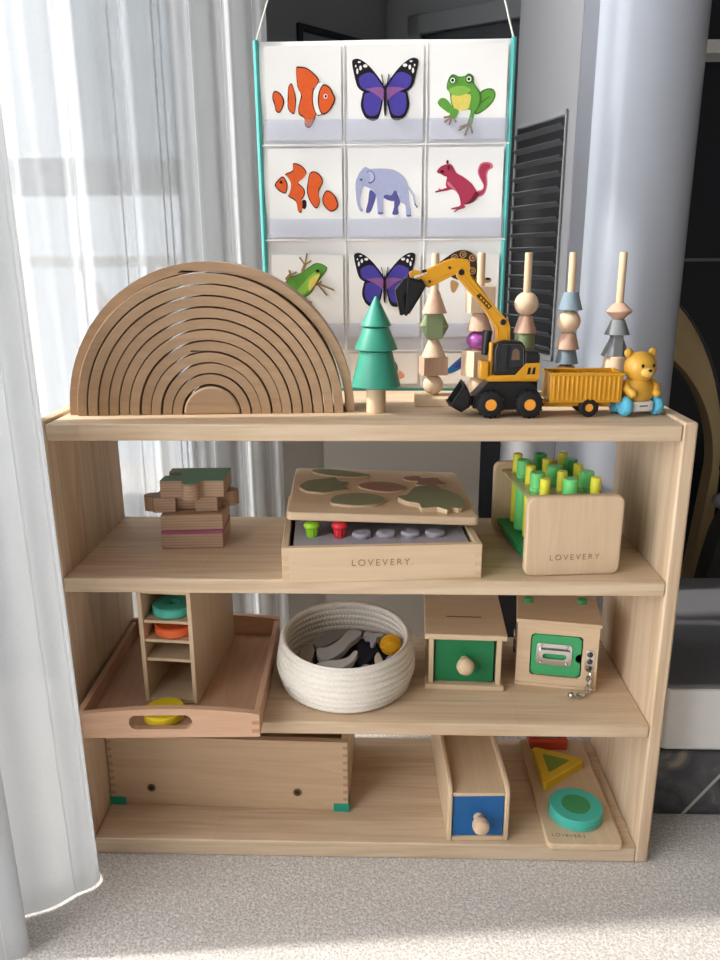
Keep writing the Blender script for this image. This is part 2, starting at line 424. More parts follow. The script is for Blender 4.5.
def tag(o, label=None, cat=None, group=None, kind=None):
    if label: o['label'] = label
    if cat: o['category'] = cat
    if group: o['group'] = group
    if kind: o['kind'] = kind
    return o
def thing(name, label, cat, loc=(0, 0, 0), rz=0, group=None):
    o = bpy.data.objects.new(name, None); COL.objects.link(o)
    o.empty_display_size = .03; o.location = loc; o.rotation_euler = (0, 0, R(rz))
    return tag(o, label, cat, group)
def struct(o): o['kind'] = 'structure'; return o

def lettering(name, txt, size, mat, parent, loc, rot, spacing=1.25, depth=.0002, thin=-.012):
    cu = bpy.data.curves.new(name, 'FONT'); cu.body = txt; cu.size = size; cu.space_character = spacing
    cu.extrude = depth; cu.offset = thin*size; cu.align_x = 'CENTER'; cu.align_y = 'CENTER'
    t = bpy.data.objects.new(name, cu); COL.objects.link(t)
    dg = bpy.context.evaluated_depsgraph_get()
    me = bpy.data.meshes.new_from_object(t.evaluated_get(dg)); bpy.data.objects.remove(t)
    me.materials.clear(); me.materials.append(mat); me.name = name
    o = bpy.data.objects.new(name, me); COL.objects.link(o)
    o.parent = parent; o.location = loc; o.rotation_euler = rot
    return o

# ------------------------------------------------------------------ camera
C0 = Vector((.0265, -.9035, .8157)); yaw, pit, rol, FPX = .0302, .2784, -.0051, 771.0
r0 = Vector((cos(yaw), sin(yaw), 0)); f0 = Vector((-sin(yaw), cos(yaw), 0))
fw = f0*cos(pit)-Vector((0, 0, 1))*sin(pit); up = f0*sin(pit)+Vector((0, 0, 1))*cos(pit)
rr_ = r0*cos(rol)+up*sin(rol); uu_ = up*cos(rol)-r0*sin(rol)
cd = bpy.data.cameras.new('camera'); cam = bpy.data.objects.new('camera', cd); COL.objects.link(cam)
cam.matrix_world = Matrix(((rr_.x, uu_.x, -fw.x, C0.x), (rr_.y, uu_.y, -fw.y, C0.y), (rr_.z, uu_.z, -fw.z, C0.z), (0, 0, 0, 1)))
cd.sensor_fit = 'VERTICAL'; cd.sensor_height = 36; cd.lens = FPX/960*36; cd.clip_start = .02
scn.camera = cam

Z1, Z2, Z3, Z4 = .626, .425, .219, .026     # tops of the four boards

# ------------------------------------------------------------------ setting
struct(MB().bb(-1.6, 1.8, -2.6, 2.2, -.03, 0).build('floor', M['floor']))
struct(MB().bb(-1.6, 1.8, -2.7, 2.2, 2.5, 2.55).build('ceiling', plain('ceiling_paint', (165, 163, 160), .9)))
# left wall with a wide window opening
struct(MB().bb(-1.35, -1.25, -2.6, 1.0, 0, .12).bb(-1.35, -1.25, -2.6, 1.0, 2.3, 2.5).bb(-1.35, -1.25, .62, 1.0, .12, 2.3).build('wall_left', M['wallcream']))
wf = struct(MB().bb(-1.32, -1.28, -2.6, .62, .12, .18).bb(-1.32, -1.28, -2.6, .62, 2.24, 2.3)
            .bb(-1.32, -1.28, .56, .62, .18, 2.24).bb(-1.32, -1.28, -.52, -.46, .18, 2.24).bb(-1.32, -1.28, -1.6, -1.54, .18, 2.24).build('window_1', M['frame'], bevel=.004))
# window at the back left, behind the sheer curtain
struct(MB().bb(-1.35, -.36, .86, .94, 0, .2).bb(-1.35, -.36, .86, .94, 2.2, 2.5).build('wall_window_side', M['wallcream']))
w2 = struct(MB().bb(-1.25, -.36, .87, .92, .2, .26).bb(-1.25, -.36, .87, .92, 2.14, 2.2).bb(-1.25, -1.19, .87, .92, .26, 2.14)
            .bb(-.42, -.36, .87, .92, .26, 2.14).bb(-1.19, -.42, .86, .925, .955, 1.03).bb(-1.19, -.42, .845, .86, .968, .978).bb(-1.19, -.42, .845, .86, 1.008, 1.016).build('window_2', M['frame'], bevel=.003))
rail = thing('balcony_railing', 'pale metal balcony railing with slanting braces beyond the curtained window', 'railing', (-.8, 1.25, 0))
MB().bb(-.6, .5, -.02, .02, .80, .83).build('top_rail', M['white'], rail, bevel=.004)
for a, b_ in (((.0, 0, .80), (.20, 0, .52)), ((.02, 0, .72), (.14, 0, .56))):
    MB().tube([a, b_], .014, 8).build('brace', M['white'], rail)
for x in (-.5, -.15, .2, .45): MB().bb(x-.012, x+.012, -.012, .012, 0, .80).build('post', M['white'], rail)
MB().bb(-.6, .5, -.015, .015, .1, .14).build('bottom_rail', M['white'], rail)

fac = thing('backdrop', 'pale building facade added beyond the back left window to cut its brightness', 'backdrop', (-2.2, 3.6, 0))  # added facade that lowers the bright sky seen through the back window
MB().bb(-3.5, 2.1, 0, .4, -3, 5).build('wall', plain('render_wall', (168, 173, 178), .9), fac)
for bx_x in (-2.4, -.9, .6): MB().bb(bx_x, bx_x+.8, -.02, -.001, 1.3, 2.6).build('window', plain('far_glass', (96, 106, 114), .2), fac)
struct(MB().bb(-.36, -.245, .86, .94, 0, 2.5).build('wall_back', M['wallcream']))
def slab(name, p, q, z0, z1, th, mat, **k):
    """upright slab from plan point p to q"""
    p, q = Vector(p), Vector(q); d = (q-p); ln = d.length
    o = MB().bb(0, ln, 0, th, z0, z1).build(name, mat, loc=(p.x, p.y, 0), rot=(0, 0, math.atan2(d.y, d.x)), **k)
    return o
A0, A1, A2 = (-.30, .95), (.033, 1.30), (.46, 1.06)
struct(slab('wall_back_left', A0, A1, 0, 2.5, .06, M['doorgrey']))
d1 = struct(bpy.data.objects.new('door_1', None)); COL.objects.link(d1)
d1.location = (A0[0], A0[1], 0); d1.rotation_euler = (0, 0, math.atan2(A1[1]-A0[1], A1[0]-A0[0]))
MB().bb(.06, .46, -.012, -.0005, .02, 1.9).build('door_leaf', M['doorgrey'], d1, bevel=.003)
fr_ = MB()
for x0, x1, z0, z1 in ((.17, .185, .2, 1.335), (.385, .4, .2, 1.335), (.17, .4, 1.32, 1.335), (.17, .4, .2, .215)):
    fr_.bb(x0, x1, -.022, -.0125, z0, z1)
fr_.build('panel_moulding', M['doordark'], d1, bevel=.002)
struct(slab('wall_back_right', A1, A2, 0, 2.5, .06, M['doorgrey']))
d2 = struct(bpy.data.objects.new('door_2', None)); COL.objects.link(d2)
d2.location = (A1[0], A1[1], 0); d2.rotation_euler = (0, 0, math.atan2(A2[1]-A1[1], A2[0]-A1[0]))
MB().bb(.07, .105, -.02, -.0005, .02, 1.395).bb(.43, .465, -.02, -.0005, .02, 1.395).bb(.07, .465, -.02, -.0005, 1.35, 1.395).build('door_frame', M['doorgrey'], d2, bevel=.003)
MB().bb(.105, .43, -.006, -.0005, .02, 1.35).build('door_leaf', M['doordark'], d2)
struct(MB().bb(.46, 1.8, .98, 1.06, 0, 2.5).build('wall_right_back', M['doordark']))
struct(MB().bb(.46, 1.5, .972, .979, .808, .815).build('trim_1', M['boxgrey']))
struct(MB().bb(.46, 1.5, .90, .979, 1.225, 1.25).build('trim_3', M['boxwhite']))
struct(MB().bb(-.076, .196, .40, .56, 0, .60).bb(-.34, -.0762, .53, .56, 0, .60).build('wall_partition', M['wallgrey']))  # near block deepened to keep sun off the storage box lid
struct(MB().bb(.197, .40, .42, .46, 0, .33).build('dark_gap_block', M['doordark']))  # dark block added behind the gap to hide the bright air conditioner base
struct(MB().bb(1.5, 1.58, -2.6, .98, 0, 2.5).build('wall_right', plain('wall_brown', (86, 80, 74), .9)))
struct(MB().bb(-1.35, 1.58, -2.7, -2.6, 0, 2.5).build('wall_front', plain('wall_taupe', (128, 122, 116), .9)))
struct(MB().bb(.41, 1.2, .1, .499, 0, .1095).build('trim_2', M['marble'], bevel=.002))

# ------------------------------------------------------------------ curtains
def curtain(name, label, path_lo, path_hi, z0, z1, mat, folds, amp, nu=140, nv=40, hem=None, bulge=None, ph=0):
    def samp(path, t):
        k = t*(len(path)-1); i = min(int(k), len(path)-2); f = k-i
        p0, p1, p2, p3 = (Vector(path[max(0, min(len(path)-1, i+j-1))]) for j in range(4))
        return .5*((2*p1)+(p2-p0)*f+(2*p0-5*p1+4*p2-p3)*f*f+(3*p1-p0-3*p2+p3)*f**3)
    bm = bmesh.new(); uvl = bm.loops.layers.uv.new('UVMap'); grid = []
    for j in range(nv+1):
        v = j/nv; row = []
        for i in range(nu+1):
            u = i/nu; p = samp(path_lo, u).lerp(samp(path_hi, u), v)
            e = .002
            tg = (samp(path_lo, min(1, u+e)).lerp(samp(path_hi, min(1, u+e)), v)-samp(path_lo, max(0, u-e)).lerp(samp(path_hi, max(0, u-e)), v))
            nrm = Vector((-tg.y, tg.x)).normalized() if tg.length > 0 else Vector((0, 1))
            a = amp*min(1, max(0, u-.12)*8)*min(1, (1-u)*12) if hem else amp*min(1, u*12)*min(1, (1-u)*12)
            w = sin(u*folds*2*pi+ph+1.2*sin(v*2.1+u*5))*a+sin(u*folds*4.7*pi+1.3+v*1.7)*a*.4
            if bulge: w += bulge(u, v)
            p = p+nrm*w
            z = z0+(z1-z0)*v
            row.append((bm.verts.new((p.x, p.y, z)), u, v))
        grid.append(row)
    for j in range(nv):
        for i in range(nu):
            q = [grid[j][i], grid[j][i+1], grid[j+1][i+1], grid[j+1][i]]
            f = bm.faces.new([t[0] for t in q]); f.smooth = True
            for l, t in zip(f.loops, q): l[uvl].uv = (t[1], t[2])
    me = bpy.data.meshes.new(name); bm.to_mesh(me); bm.free(); me.materials.append(mat)
    o = bpy.data.objects.new(name, me); COL.objects.link(o)
    so = o.modifiers.new('cloth_thickness', 'SOLIDIFY'); so.thickness = .0004
    return tag(o, label, 'curtain')
st_front = [(.04+.0, .0012, .0), (.2, .001, .0), (.215, .001, 0), (.27, .001, 0), (.6, .001, 0), (.1, .0012, .35), (.115, .0012, .35), (.13, .0012, .35), (.2, .0012, .9)]
st_back = [(x, .0012, 0) for x in (.1, .2, .21, .3, .4, .41, .42, .52, .6, .61, .68, .7, .75, .76, .82, .88, .89, .95)]
M['sheerF'] = sheer('sheer_curtain_cloth', (200, 202, 204), .24, st_front)
M['sheerB'] = sheer('sheer_window_cloth', (222, 223, 224), .4, st_back)
curtain('sheer_curtain', 'white sheer curtain falling to the floor beside the left end of the shelf',
        [(-.409, .035), (-.404, -.003), (-.3575, -.045), (-.385, -.075), (-.425, -.115), (-.445, -.14), (-.412, -.168), (-.45, -.18), (-.56, -.16), (-.72, -.185), (-.95, -.175), (-1.18, -.185)],
        [(-.409, -.0), (-.404, -.02), (-.377, -.05), (-.405, -.075), (-.43, -.1), (-.45, -.12), (-.44, -.15), (-.47, -.165), (-.58, -.16), (-.72, -.18), (-.95, -.17), (-1.18, -.18)],
        .003, 2.3, M['sheerF'], 4, .006, nu=220, nv=50, hem=True)
curtain('sheer_curtain', 'white sheer curtain hanging over the window behind the shelf', [(-1.2, .50), (-.9, .47), (-.7, .49), (-.5, .46), (-.3, .48), (-.155, .47)],
        [(-1.2, .50), (-.9, .48), (-.7, .49), (-.5, .47), (-.3, .48), (-.165, .47)], .003, 2.3, M['sheerB'], 11, .014, nu=220, nv=30)

# ------------------------------------------------------------------ bookshelf
sh = thing('wooden_bookshelf', 'low open bookcase of pale glued pine with four boards standing on the grey mat', 'bookshelf', (0, 0, 0))
for s in (-1, 1):
    MB().bb(min(s*.3822, s*.4), max(s*.3822, s*.4), 0, .25, 0, .629).build('side_panel', M['pineZ'], sh, bevel=.003)
for z, t in ((Z1, .0205), (Z2, .0195), (Z3, .0185), (Z4, .0255)):
    MB().bb(-.382, .382, 0, .25, z-t, z).build('shelf_board', M['pineX'], sh, bevel=.002)

# ------------------------------------------------------------------ rainbow arches
ords = ['outermost and largest', 'second largest', 'third largest', 'fourth largest', 'fifth largest', 'sixth largest', 'seventh largest',
        'fifth smallest', 'fourth smallest', 'third smallest', 'second smallest']
RC = Vector((-.192, .064, Z1)); ra = R(4)
for k in range(12):
    ro = .182-k*.01328
    if k < 11:
        ri = ro-.0114; n = 40
        pts = [(ro*cos(pi*i/n), 1.035*ro*sin(pi*i/n)) for i in range(n+1)]+[(ri*cos(pi*(n-i)/n), 1.035*ri*sin(pi*(n-i)/n)) for i in range(n+1)]
        b_ = MB().prism(pts, 0, .06)
        lab = ords[k]+' wooden arch of the nested rainbow set on the shelf top'
    else:
        pts = [(ro*cos(pi*i/30), ro*sin(pi*i/30)) for i in range(31)]
        b_ = MB().cap_prism(pts, 0, .06)
        lab = 'small solid half-disc block at the heart of the nested wooden rainbow'
    o = b_.build('rainbow_arch' if k < 11 else 'half_disc_block', M['rain'], bevel=.0028, seg=3)
    dx, dy = (.0006, .006) if k == 0 else (random.uniform(-.0006, .0006), random.uniform(-.002, .001))
    o.location = (RC.x+dx, RC.y+dy, RC.z+.0002); o.rotation_euler = (0, 0, ra)
    tag(o, lab, 'rainbow toy', 'nested wooden rainbow arches')

# ------------------------------------------------------------------ tree
t = thing('toy_tree', 'green toy tree of three stacked cones on a wooden trunk', 'toy tree', (.018, .08, Z1))
MB().lathe([(0, 0), (.0118, 0), (.0125, .0008), (.0125, .036), (0, .036)]).build('trunk', M['birchZ'], t)
for z0, z1, a, b_ in ((.034, .080, .0318, .0205), (.0802, .109, .0272, .0165), (.1092, .146, .0192, .0022)):
    MB().lathe([(0, z0), (a-.0015, z0), (a, z0+.0012), (a-.0008, z0+.003), (b_, z1-.0014), (b_*.7, z1-.0002), (0, z1)]).build('foliage_tier', M['treegreen'], t)

# ------------------------------------------------------------------ peg stacker
PX = [.095, .155, .216, .2735, .338]; PY = .146
st = thing('bead_stacker', 'long wooden base with five upright pegs for beads, behind the toy excavator', 'stacking toy', (0, 0, Z1))
MB().bb(.0695, .366, .1185, .1735, 0, .0112).build('base', M['birchX'], st, bevel=.0012)
for x in PX: MB().lathe([(0, .0113), (.005, .0113), (.005, .1965), (.0042, .1975), (0, .1975)], (x, PY, 0), 16).build('peg', M['birchZ'], st)
def poly_r(hw, hd):
    return lambda t: min(hw/max(1e-6, abs(cos(t))), hd/max(1e-6, abs(sin(t))))
H_ = .0054
def bead(shape, w, h, w2=0):
    b_ = MB(); hw = w/2
    if shape == 'round':
        k = 12; c = h/2; rows = []
        z0 = math.sqrt(max(0, c*c-(H_+.001)**2))
        for i in range(k+1):
            z = -z0+2*z0*i/k; rr = math.sqrt(c*c-z*z)*hw/c; rows.append((c+z, (lambda q: (lambda t: q))(rr)))
        return b_.radial(rows, H_, 32)
    if shape == 'cone': return b_.radial([(0, lambda t: hw), (h, lambda t: max(w2/2, H_+.0004))], H_, 32)
    if shape == 'bicone': return b_.radial([(0, lambda t: w2/2), (h/2-.001, lambda t: hw), (h/2+.001, lambda t: hw), (h, lambda t: w2/2)], H_, 32)
    if shape == 'cylinder': return b_.radial([(0, lambda t: hw), (h, lambda t: hw)], H_, 32)
    if shape == 'block':
        return b_.radial([(0, poly_r(hw, hw*.8)), (h, poly_r(hw, hw*.8))], H_, 64)
    if shape == 'hexagon':
        return b_.radial([(0, poly_r(hw*.58, .011)), (h*.48, poly_r(hw, .011)), (h*.52, poly_r(hw, .011)), (h, poly_r(hw*.58, .011))], H_, 64)
    if shape == 'wedge':
        return b_.radial([(0, poly_r(hw, .011)), (h, poly_r(.0058, .011))], H_, 64)
SH = {'round': 'round', 'cone': 'cone', 'bicone': 'double-cone', 'cylinder': 'cylindrical', 'block': 'square', 'hexagon': 'hexagonal', 'wedge': 'triangular'}
CN = {'beadnat': 'natural wood', 'beadpink': 'brown wood', 'beadgreen': 'sage green', 'beadblue': 'slate blue', 'beadgrey': 'grey', 'beadpurple': 'purple'}
stacks = [  # bottom to top: shape, colour, width, height, top width, turn
    [('round', 'beadnat', .0275, .0275, 0, 0), ('block', 'beadpink', .034, .024, 0, 12), ('cone', 'beadnat', .0325, .024, .0125, 0), ('hexagon', 'beadgreen', .037, .033, 0, 0), ('cone', 'beadpink', .0335, .0285, .0115, 0)],
    [('round', 'beadnat', .026, .026, 0, 0), ('block', 'beadnat', .036, .034, 0, 30), ('round', 'beadpurple', .034, .026, 0, 0), ('cone', 'beadpink', .0345, .023, .018, 0), ('block', 'beadnat', .034, .034, 0, 10)],
    [('round', 'beadpink', .027, .026, 0, 0), ('block', 'beadnat', .032, .028, 0, 0), ('cylinder', 'beadgreen', .0265, .0285, 0, 0), ('cone', 'beadpink', .031, .022, .017, 0), ('round', 'beadnat', .0315, .0315, 0, 0)],
    [('block', 'beadnat', .032, .022, 0, 0), ('round', 'beadpink', .027, .02, 0, 0), ('cone', 'beadblue', .031, .019, .022, 0), ('cone', 'beadpink', .031, .021, .02, 0), ('round', 'beadnat', .03, .03, 0, 0), ('cone', 'beadblue', .0325, .023, .019, 0)],
    [('round', 'beadpink', .026, .026, 0, 0), ('cone', 'beadnat', .034, .026, .028, 0), ('wedge', 'beadgrey', .034, .028, 0, 0), ('cone', 'beadgrey', .033, .02, .017, 0), ('bicone', 'beadpink', .034, .021, .013, 0)],
]
pegname = ['leftmost peg', 'second peg from the left', 'middle peg', 'fourth peg from the left', 'rightmost peg']
for i, sk in enumerate(stacks):
    z = Z1+.0116
    for j, (s_, c_, w, h, w2, rz) in enumerate(sk):
        o = bead(s_, w, h, w2).build(SH[s_].replace('-', '_')+'_bead', M[c_], bevel=.0007, ang=30, loc=(PX[i], PY, z), rot=(0, 0, R(rz)))
        pos = 'lowest on' if j == 0 else ('topmost on' if j == len(sk)-1 else ['', 'second lowest on', 'third lowest on', 'fourth lowest on', 'fifth lowest on'][j])
        tag(o, '%s %s bead, %s the %s' % (CN[c_], SH[s_], pos, pegname[i]), 'bead', 'beads on the peg stacker')
        z += h+.0002

# ------------------------------------------------------------------ excavator (seen side on, blade to the left)
ex = thing('toy_excavator', 'yellow and black toy excavator with raised arm on top of the shelf', 'toy vehicle', (.183, .062, Z1), 1.5)
U = .000295
def X(c): return (c-502)*U
def Zc(c): return (752-c)*U
def P(*pts): return [(X(a), Zc(b)) for a, b in pts]
# chassis
MB().prism(P((348, 668), (408, 604), (594, 604), (640, 672), (640, 716), (560, 720), (470, 722), (350, 716)), -.015, .015).bb(X(600), X(625), -.004, .004, Zc(660), Zc(596)).build('chassis', M['black'], ex, bevel=.0015)
for cx in (420, 582):
    for s in (-1, 1):
        w_ = MB().lathe([(.007, -.0062), (.013, -.0062), (.0155, -.005), (.0163, -.002), (.0163, .002), (.0155, .005), (.013, .0062), (.007, .0062)], (0, 0, 0), 32, Matrix.Rotation(pi/2, 4, 'X'), closed=True)
        for k in range(16):
            a = 2*pi*k/16
            w_.box((.0163*cos(a), 0, .0163*sin(a)), (.0014, .0115, .002), Matrix.Rotation(-a, 4, 'Y'))
        w_ = w_.build('wheel', M['tyre'], ex, ang=40, loc=(X(cx), s*.0195, .0172))
        MB().lathe([(0, -.0045), (.003, -.0055), (.0035, -.004), (.0062, -.0038), (.0072, -.0065), (.0084, -.0065), (.0084, .006), (0, .006)], (0, 0, 0), 28, Matrix.Rotation(pi/2 if s > 0 else -pi/2, 4, 'X') @ Matrix.Rotation(pi, 4, 'X')).build('hub', M['orange_hub'], w_)
# deck
dk = MB().bb(X(398), X(622), -.017, .017, Zc(602), Zc(574)).build('deck', M['yellow'], ex, bevel=.003)
MB().bb(X(372), X(410), -.017, .002, Zc(592), Zc(515)).build('front_bracket', M['yellow'], ex, bevel=.002)
MB().cyl((X(420), -.009, Zc(575)), (X(420), -.009, Zc(440)), .0028).build('post', M['yellow'], ex, bevel=.001)
# cab
cb = MB().prism(P((430, 573), (430, 470), (440, 440), (470, 432), (540, 436), (556, 456), (560, 573)), -.017, .004).build('cab', M['black'], ex, bevel=.002)
MB().prism(P((440, 555), (446, 470), (456, 448), (482, 446), (482, 555)), -.0176, -.0172).build('side_window', M['window_dark'], cb)
MB().tube([(X(a), -.0176, Zc(b_2)) for a, b_2 in ((438, 556), (444, 470), (455, 446), (536, 447), (550, 464), (552, 542), (484, 556), (438, 556))], .0006, 6).build('window_trim', M['darkmetal'], cb)
MB().prism(P((494, 540), (494, 448), (535, 450), (546, 464), (548, 540)), -.0176, -.0172).build('side_window', M['window_dark'], cb)
MB().prism(P((500, 510), (505, 470), (520, 462), (532, 475), (534, 510)), -.0182, -.0177).build('seat', plain('seat_brown', (110, 84, 66), .6), cb)
hd = MB().prism(P((556, 573), (556, 474), (606, 478), (620, 490), (620, 573)), -.017, .016).build('engine_cover', M['black'], ex, bevel=.002)
sp_ = MB().prism(P((452, 574), (520, 572), (562, 524), (620, 522), (620, 588), (452, 588)), -.0186, -.0171).build('side_stripe', M['yellow'], ex, bevel=.0004)
for a in (570, 590): MB().prism(P((a-3, 570), (a+2, 542), (a+12, 540), (a+10, 568)), -.0192, -.0186).build('vent', M['black'], sp_)
# arm
bo = MB().prism(smooth(P((432, 470), (438, 420), (430, 378), (380, 300), (310, 222), (272, 178), (274, 152), (292, 144), (318, 156), (336, 188), (390, 250), (460, 328), (492, 362), (498, 410), (497, 470)), 3), -.006, .006).build('boom', M['yellow'], ex, bevel=.0012)
MB().prism(P((352, 252), (366, 243), (418, 296), (404, 308)), -.0068, -.0062).build('boom_plate', M['black'], bo)
rb_ = MB()
for edge in ([(300, 178), (352, 236), (420, 306), (478, 366), (486, 430)], [(288, 186), (330, 232), (396, 312), (446, 386), (450, 440)]):
    rb_.tube([(X(a), -.0062, Zc(b_2)) for a, b_2 in edge], .0007, 6)
rb_.build('side_rib', M['yellow'], bo)
mk = MB()
for k in range(4): mk.prism(P((366+k*11, 260+k*11), (371+k*11, 256+k*11), (376+k*11, 264+k*11), (371+k*11, 268+k*11)), -.0072, -.0068)
mk.build('plate_mark', M['yellow'], bo)
for c in ((288, 160), (467, 360)): MB().cyl((X(c[0]), -.0075, Zc(c[1])), (X(c[0]), .0075, Zc(c[1])), .0036).build('pivot_pin', M['black'], ex, bevel=.0006)
MB().tube([(X(330), 0, Zc(178)), (X(440), 0, Zc(322))], .0022).build('boom_rib', M['yellow'], ex)
MB().prism(smooth(P((100, 186), (150, 164), (200, 132), (254, 110), (300, 108), (322, 128), (318, 158), (272, 166), (215, 194), (164, 218), (148, 216), (142, 200), (108, 200)), 3), -.0048, .0048).build('stick', M['yellow'], ex, bevel=.001)
MB().tube([(X(150), -.001, Zc(156)), (X(215), -.001, Zc(128))], .0026).tube([(X(215), -.001, Zc(128)), (X(262), -.001, Zc(114))], .0034).build('stick_cylinder', M['yellow'], ex)
MB().tube([(X(160), -.0052, Zc(200)), (X(230), -.0052, Zc(164)), (X(290), -.0052, Zc(140))], .0007, 6).build('side_rib', M['yellow'], ex)
for c in ((160, 196), (240, 142), (124, 190)): MB().cyl((X(c[0]), -.0062, Zc(c[1])), (X(c[0]), .0062, Zc(c[1])), .0016).build('pivot_pin', M['black'], ex)
MB().tube([(X(128), 0, Zc(158)), (X(176), 0, Zc(146))], .0018).build('piston_rod', M['black'], ex)
MB().prism(P((76, 160), (92, 150), (130, 156), (130, 166), (96, 172), (98, 184), (84, 186)), -.004, .004).build('bucket_link', M['yellow'], ex, bevel=.0008)
MB().cyl((X(398), .0, Zc(495)), (X(408), .0, Zc(395)), .0042, .0062).build('lift_cylinder', M['black'], ex)
def scoop(outer, inner, y0, y1, lip):
    b_ = MB().prism(P(*(outer+inner[::-1])), y0, y1)
    full = outer
    b_.prism(P(*full), y0, y0+.0012).prism(P(*full), y1-.0012, y1)
    n = 4
    for k in range(n):
        y = y0+(y1-y0)*(k+.5)/n
        b_.box((X(lip[0]), y, Zc(lip[1])), (.003, .0022, .0032))
    return b_
scoop([(70, 178), (130, 190), (146, 212), (118, 262), (80, 322), (62, 328)], [(78, 190), (122, 202), (130, 216), (106, 258), (72, 312), (56, 318)], -.0115, .0115, (66, 326)).build('bucket', M['black'], ex, bevel=.0004)
scoop([(58, 182), (72, 176), (92, 186), (60, 250), (66, 326), (42, 328), (22, 240), (20, 228)], [(60, 190), (70, 184), (82, 190), (50, 248), (56, 318), (48, 318), (30, 240), (28, 232)], -.0113, .0113, (46, 324)).build('bucket_shell', M['black'], ex, bevel=.0004)
scoop([(312, 606), (330, 640), (342, 676), (336, 704), (300, 728), (250, 700)], [(306, 612), (322, 645), (330, 676), (326, 696), (298, 716), (254, 694)], -.02, .02, (252, 697)).build('blade', M['black'], ex, bevel=.0004)
MB().bb(X(335), X(360), -.008, .008, Zc(704), Zc(664)).build('blade_arm', M['black'], ex, bevel=.001)

# ------------------------------------------------------------------ trailer
tr = thing('toy_trailer', 'yellow ribbed toy dump trailer with black wheels behind the toy excavator', 'toy vehicle', (.2765, .068, Z1), 1)
b_ = MB(); hx, hy, z0, z1 = .0435, .021, .0185, .0555
b_.bb(-hx, hx, -hy, hy, z0, z0+.002)
for s in (-1, 1): b_.bb(-hx, hx, s*hy-.0009, s*hy+.0009, z0, z1).bb(s*hx-.0009, s*hx+.0009, -hy, hy, z0, z1)
for k in range(15):
    x = -hx+.004+k*(2*hx-.008)/14
    for s in (-1, 1): b_.bb(x-.0013, x+.0013, s*hy-.002, s*hy+.002, z0+.003, z1-.004)
for s in (-1, 1): b_.bb(-hx-.002, hx+.002, s*hy-.002, s*hy+.002, z1-.004, z1).bb(s*hx-.002, s*hx+.002, -hy, hy, z1-.004, z1)
b_.build('dump_box', M['yellow'], tr, bevel=.0005)
MB().bb(-hx-.012, hx-.01, -.013, .013, .0125, .0178).bb(-hx-.02, -hx-.012, -.004, .004, .0135, .017).build('chassis', M['yellow'], tr, bevel=.0008)
for s in (-1, 1):
    w_ = MB().lathe([(.005, -.0045), (.010, -.0045), (.0118, -.003), (.012, 0), (.0118, .003), (.010, .0045), (.005, .0045)], (0, 0, 0), 28, Matrix.Rotation(pi/2, 4, 'X'), closed=True).build('wheel', M['tyre'], tr, loc=(.005, s*.018, .0121))
    MB().lathe([(0, -.0035), (.0025, -.0045), (.003, -.003), (.0045, -.003), (.0052, -.0052), (.006, -.0052), (.006, .004), (0, .004)], (0, 0, 0), 24, Matrix.Rotation(pi/2 if s > 0 else -pi/2, 4, 'X') @ Matrix.Rotation(pi, 4, 'X')).build('hub', M['orange_hub'], w_)
MB().cyl((.005, -.014, .012), (.005, .014, .012), .002).build('axle', M['black'], tr)

# ------------------------------------------------------------------ bear on wheels
be = thing('bear_car', 'yellow toy bear on white base with blue wheels, right end of shelf top', 'toy vehicle', (.346, .066, Z1), 14)
MB().cap_prism(rrect(.034, .032, .008), .006, .0185, 'xy').build('base', M['white'], be, bevel=.002)
MB().bb(-.005, .005, -.0172, -.0158, .013, .0142).build('base_slot', M['black'], be)
for s in (-1, 1):
    for y in (-.009, .012):
        MB().lathe([(0, -.005), (.006, -.0058), (.010, -.005), (.0124, -.002), (.0126, .001), (.0115, .004), (0, .004)], (0, 0, 0), 28, Matrix.Rotation(s*pi/2, 4, 'Y') @ Matrix.Rotation(pi, 4, 'Y')).build('wheel', M['wheelblue'], be, loc=(s*.0215, y, .0127))
MB().lathe([(0, .0186), (.0165, .0186), (.021, .024), (.0212, .031), (.0185, .039), (.014, .046), (.009, .05), (0, .052)], (0, .001, 0), 32, Matrix.Diagonal((1, .85, 1, 1))).build('body', M['bear'], be)
for s in (-1, 1):
    MB().tube([(s*.0165, .0, .042), (s*.0205, -.008, .035), (s*.0165, -.0158, .0295)], [.0045, .0055, .005], 12).sphere((s*.0162, -.016, .0294), .0054).build('arm', M['bear'], be)
h_ = MB().sphere((0, -.001, .0600), .0200, (1.0, .92, .98), 32).build('head', M['bear'], be)
for s in (-1, 1):
    MB().sphere((s*.0165, .001, .0775), .0058, (1, .6, 1), 20).build('ear', M['bear'], h_)
    MB().sphere((s*.0075, -.0183, .0635), .0019, (1, .6, 1.25), 12).build('eye', M['p_black'], h_)
MB().sphere((0, -.0175, .0555), .0075, (1.15, .75, .85), 20).build('muzzle', M['bearlight'], h_)
MB().sphere((0, -.0232, .0582), .002, (1.2, .8, .9), 12).build('nose', M['p_black'], h_)

# ------------------------------------------------------------------ banner with animal cards
BY = .2625; ZB = [1.1, .970, .843, .685, .630]; XB = [-.139, -.028, .0855, .1985]
bn = thing('pocket_banner', 'white cloth wall banner of animal card pockets with teal edges, behind the shelf', 'banner', (0, BY, 0))
b_ = MB()
nx, nz = 36, 60
def bx(x, z): return .0015*sin(x*60)*0+.0016*sin(z*46+x*9)
vs = [[b_.bm.verts.new((-.146+.35*i/nx-.003*(1-(.62+.48*j/nz-.62)/.48)*(1 if i == nx else 0), bx(i/nx, .62+.48*j/nz), .622+.479*j/nz)) for i in range(nx+1)] for j in range(nz+1)]
for j in range(nz):
    for i in range(nx): b_._face([vs[j][i], vs[j][i+1], vs[j+1][i+1], vs[j+1][i]])
cl = b_.build('cloth_panel', M['cloth'], bn)
so_ = cl.modifiers.new('cloth_thickness', 'SOLIDIFY'); so_.thickness = .001; so_.offset = 1
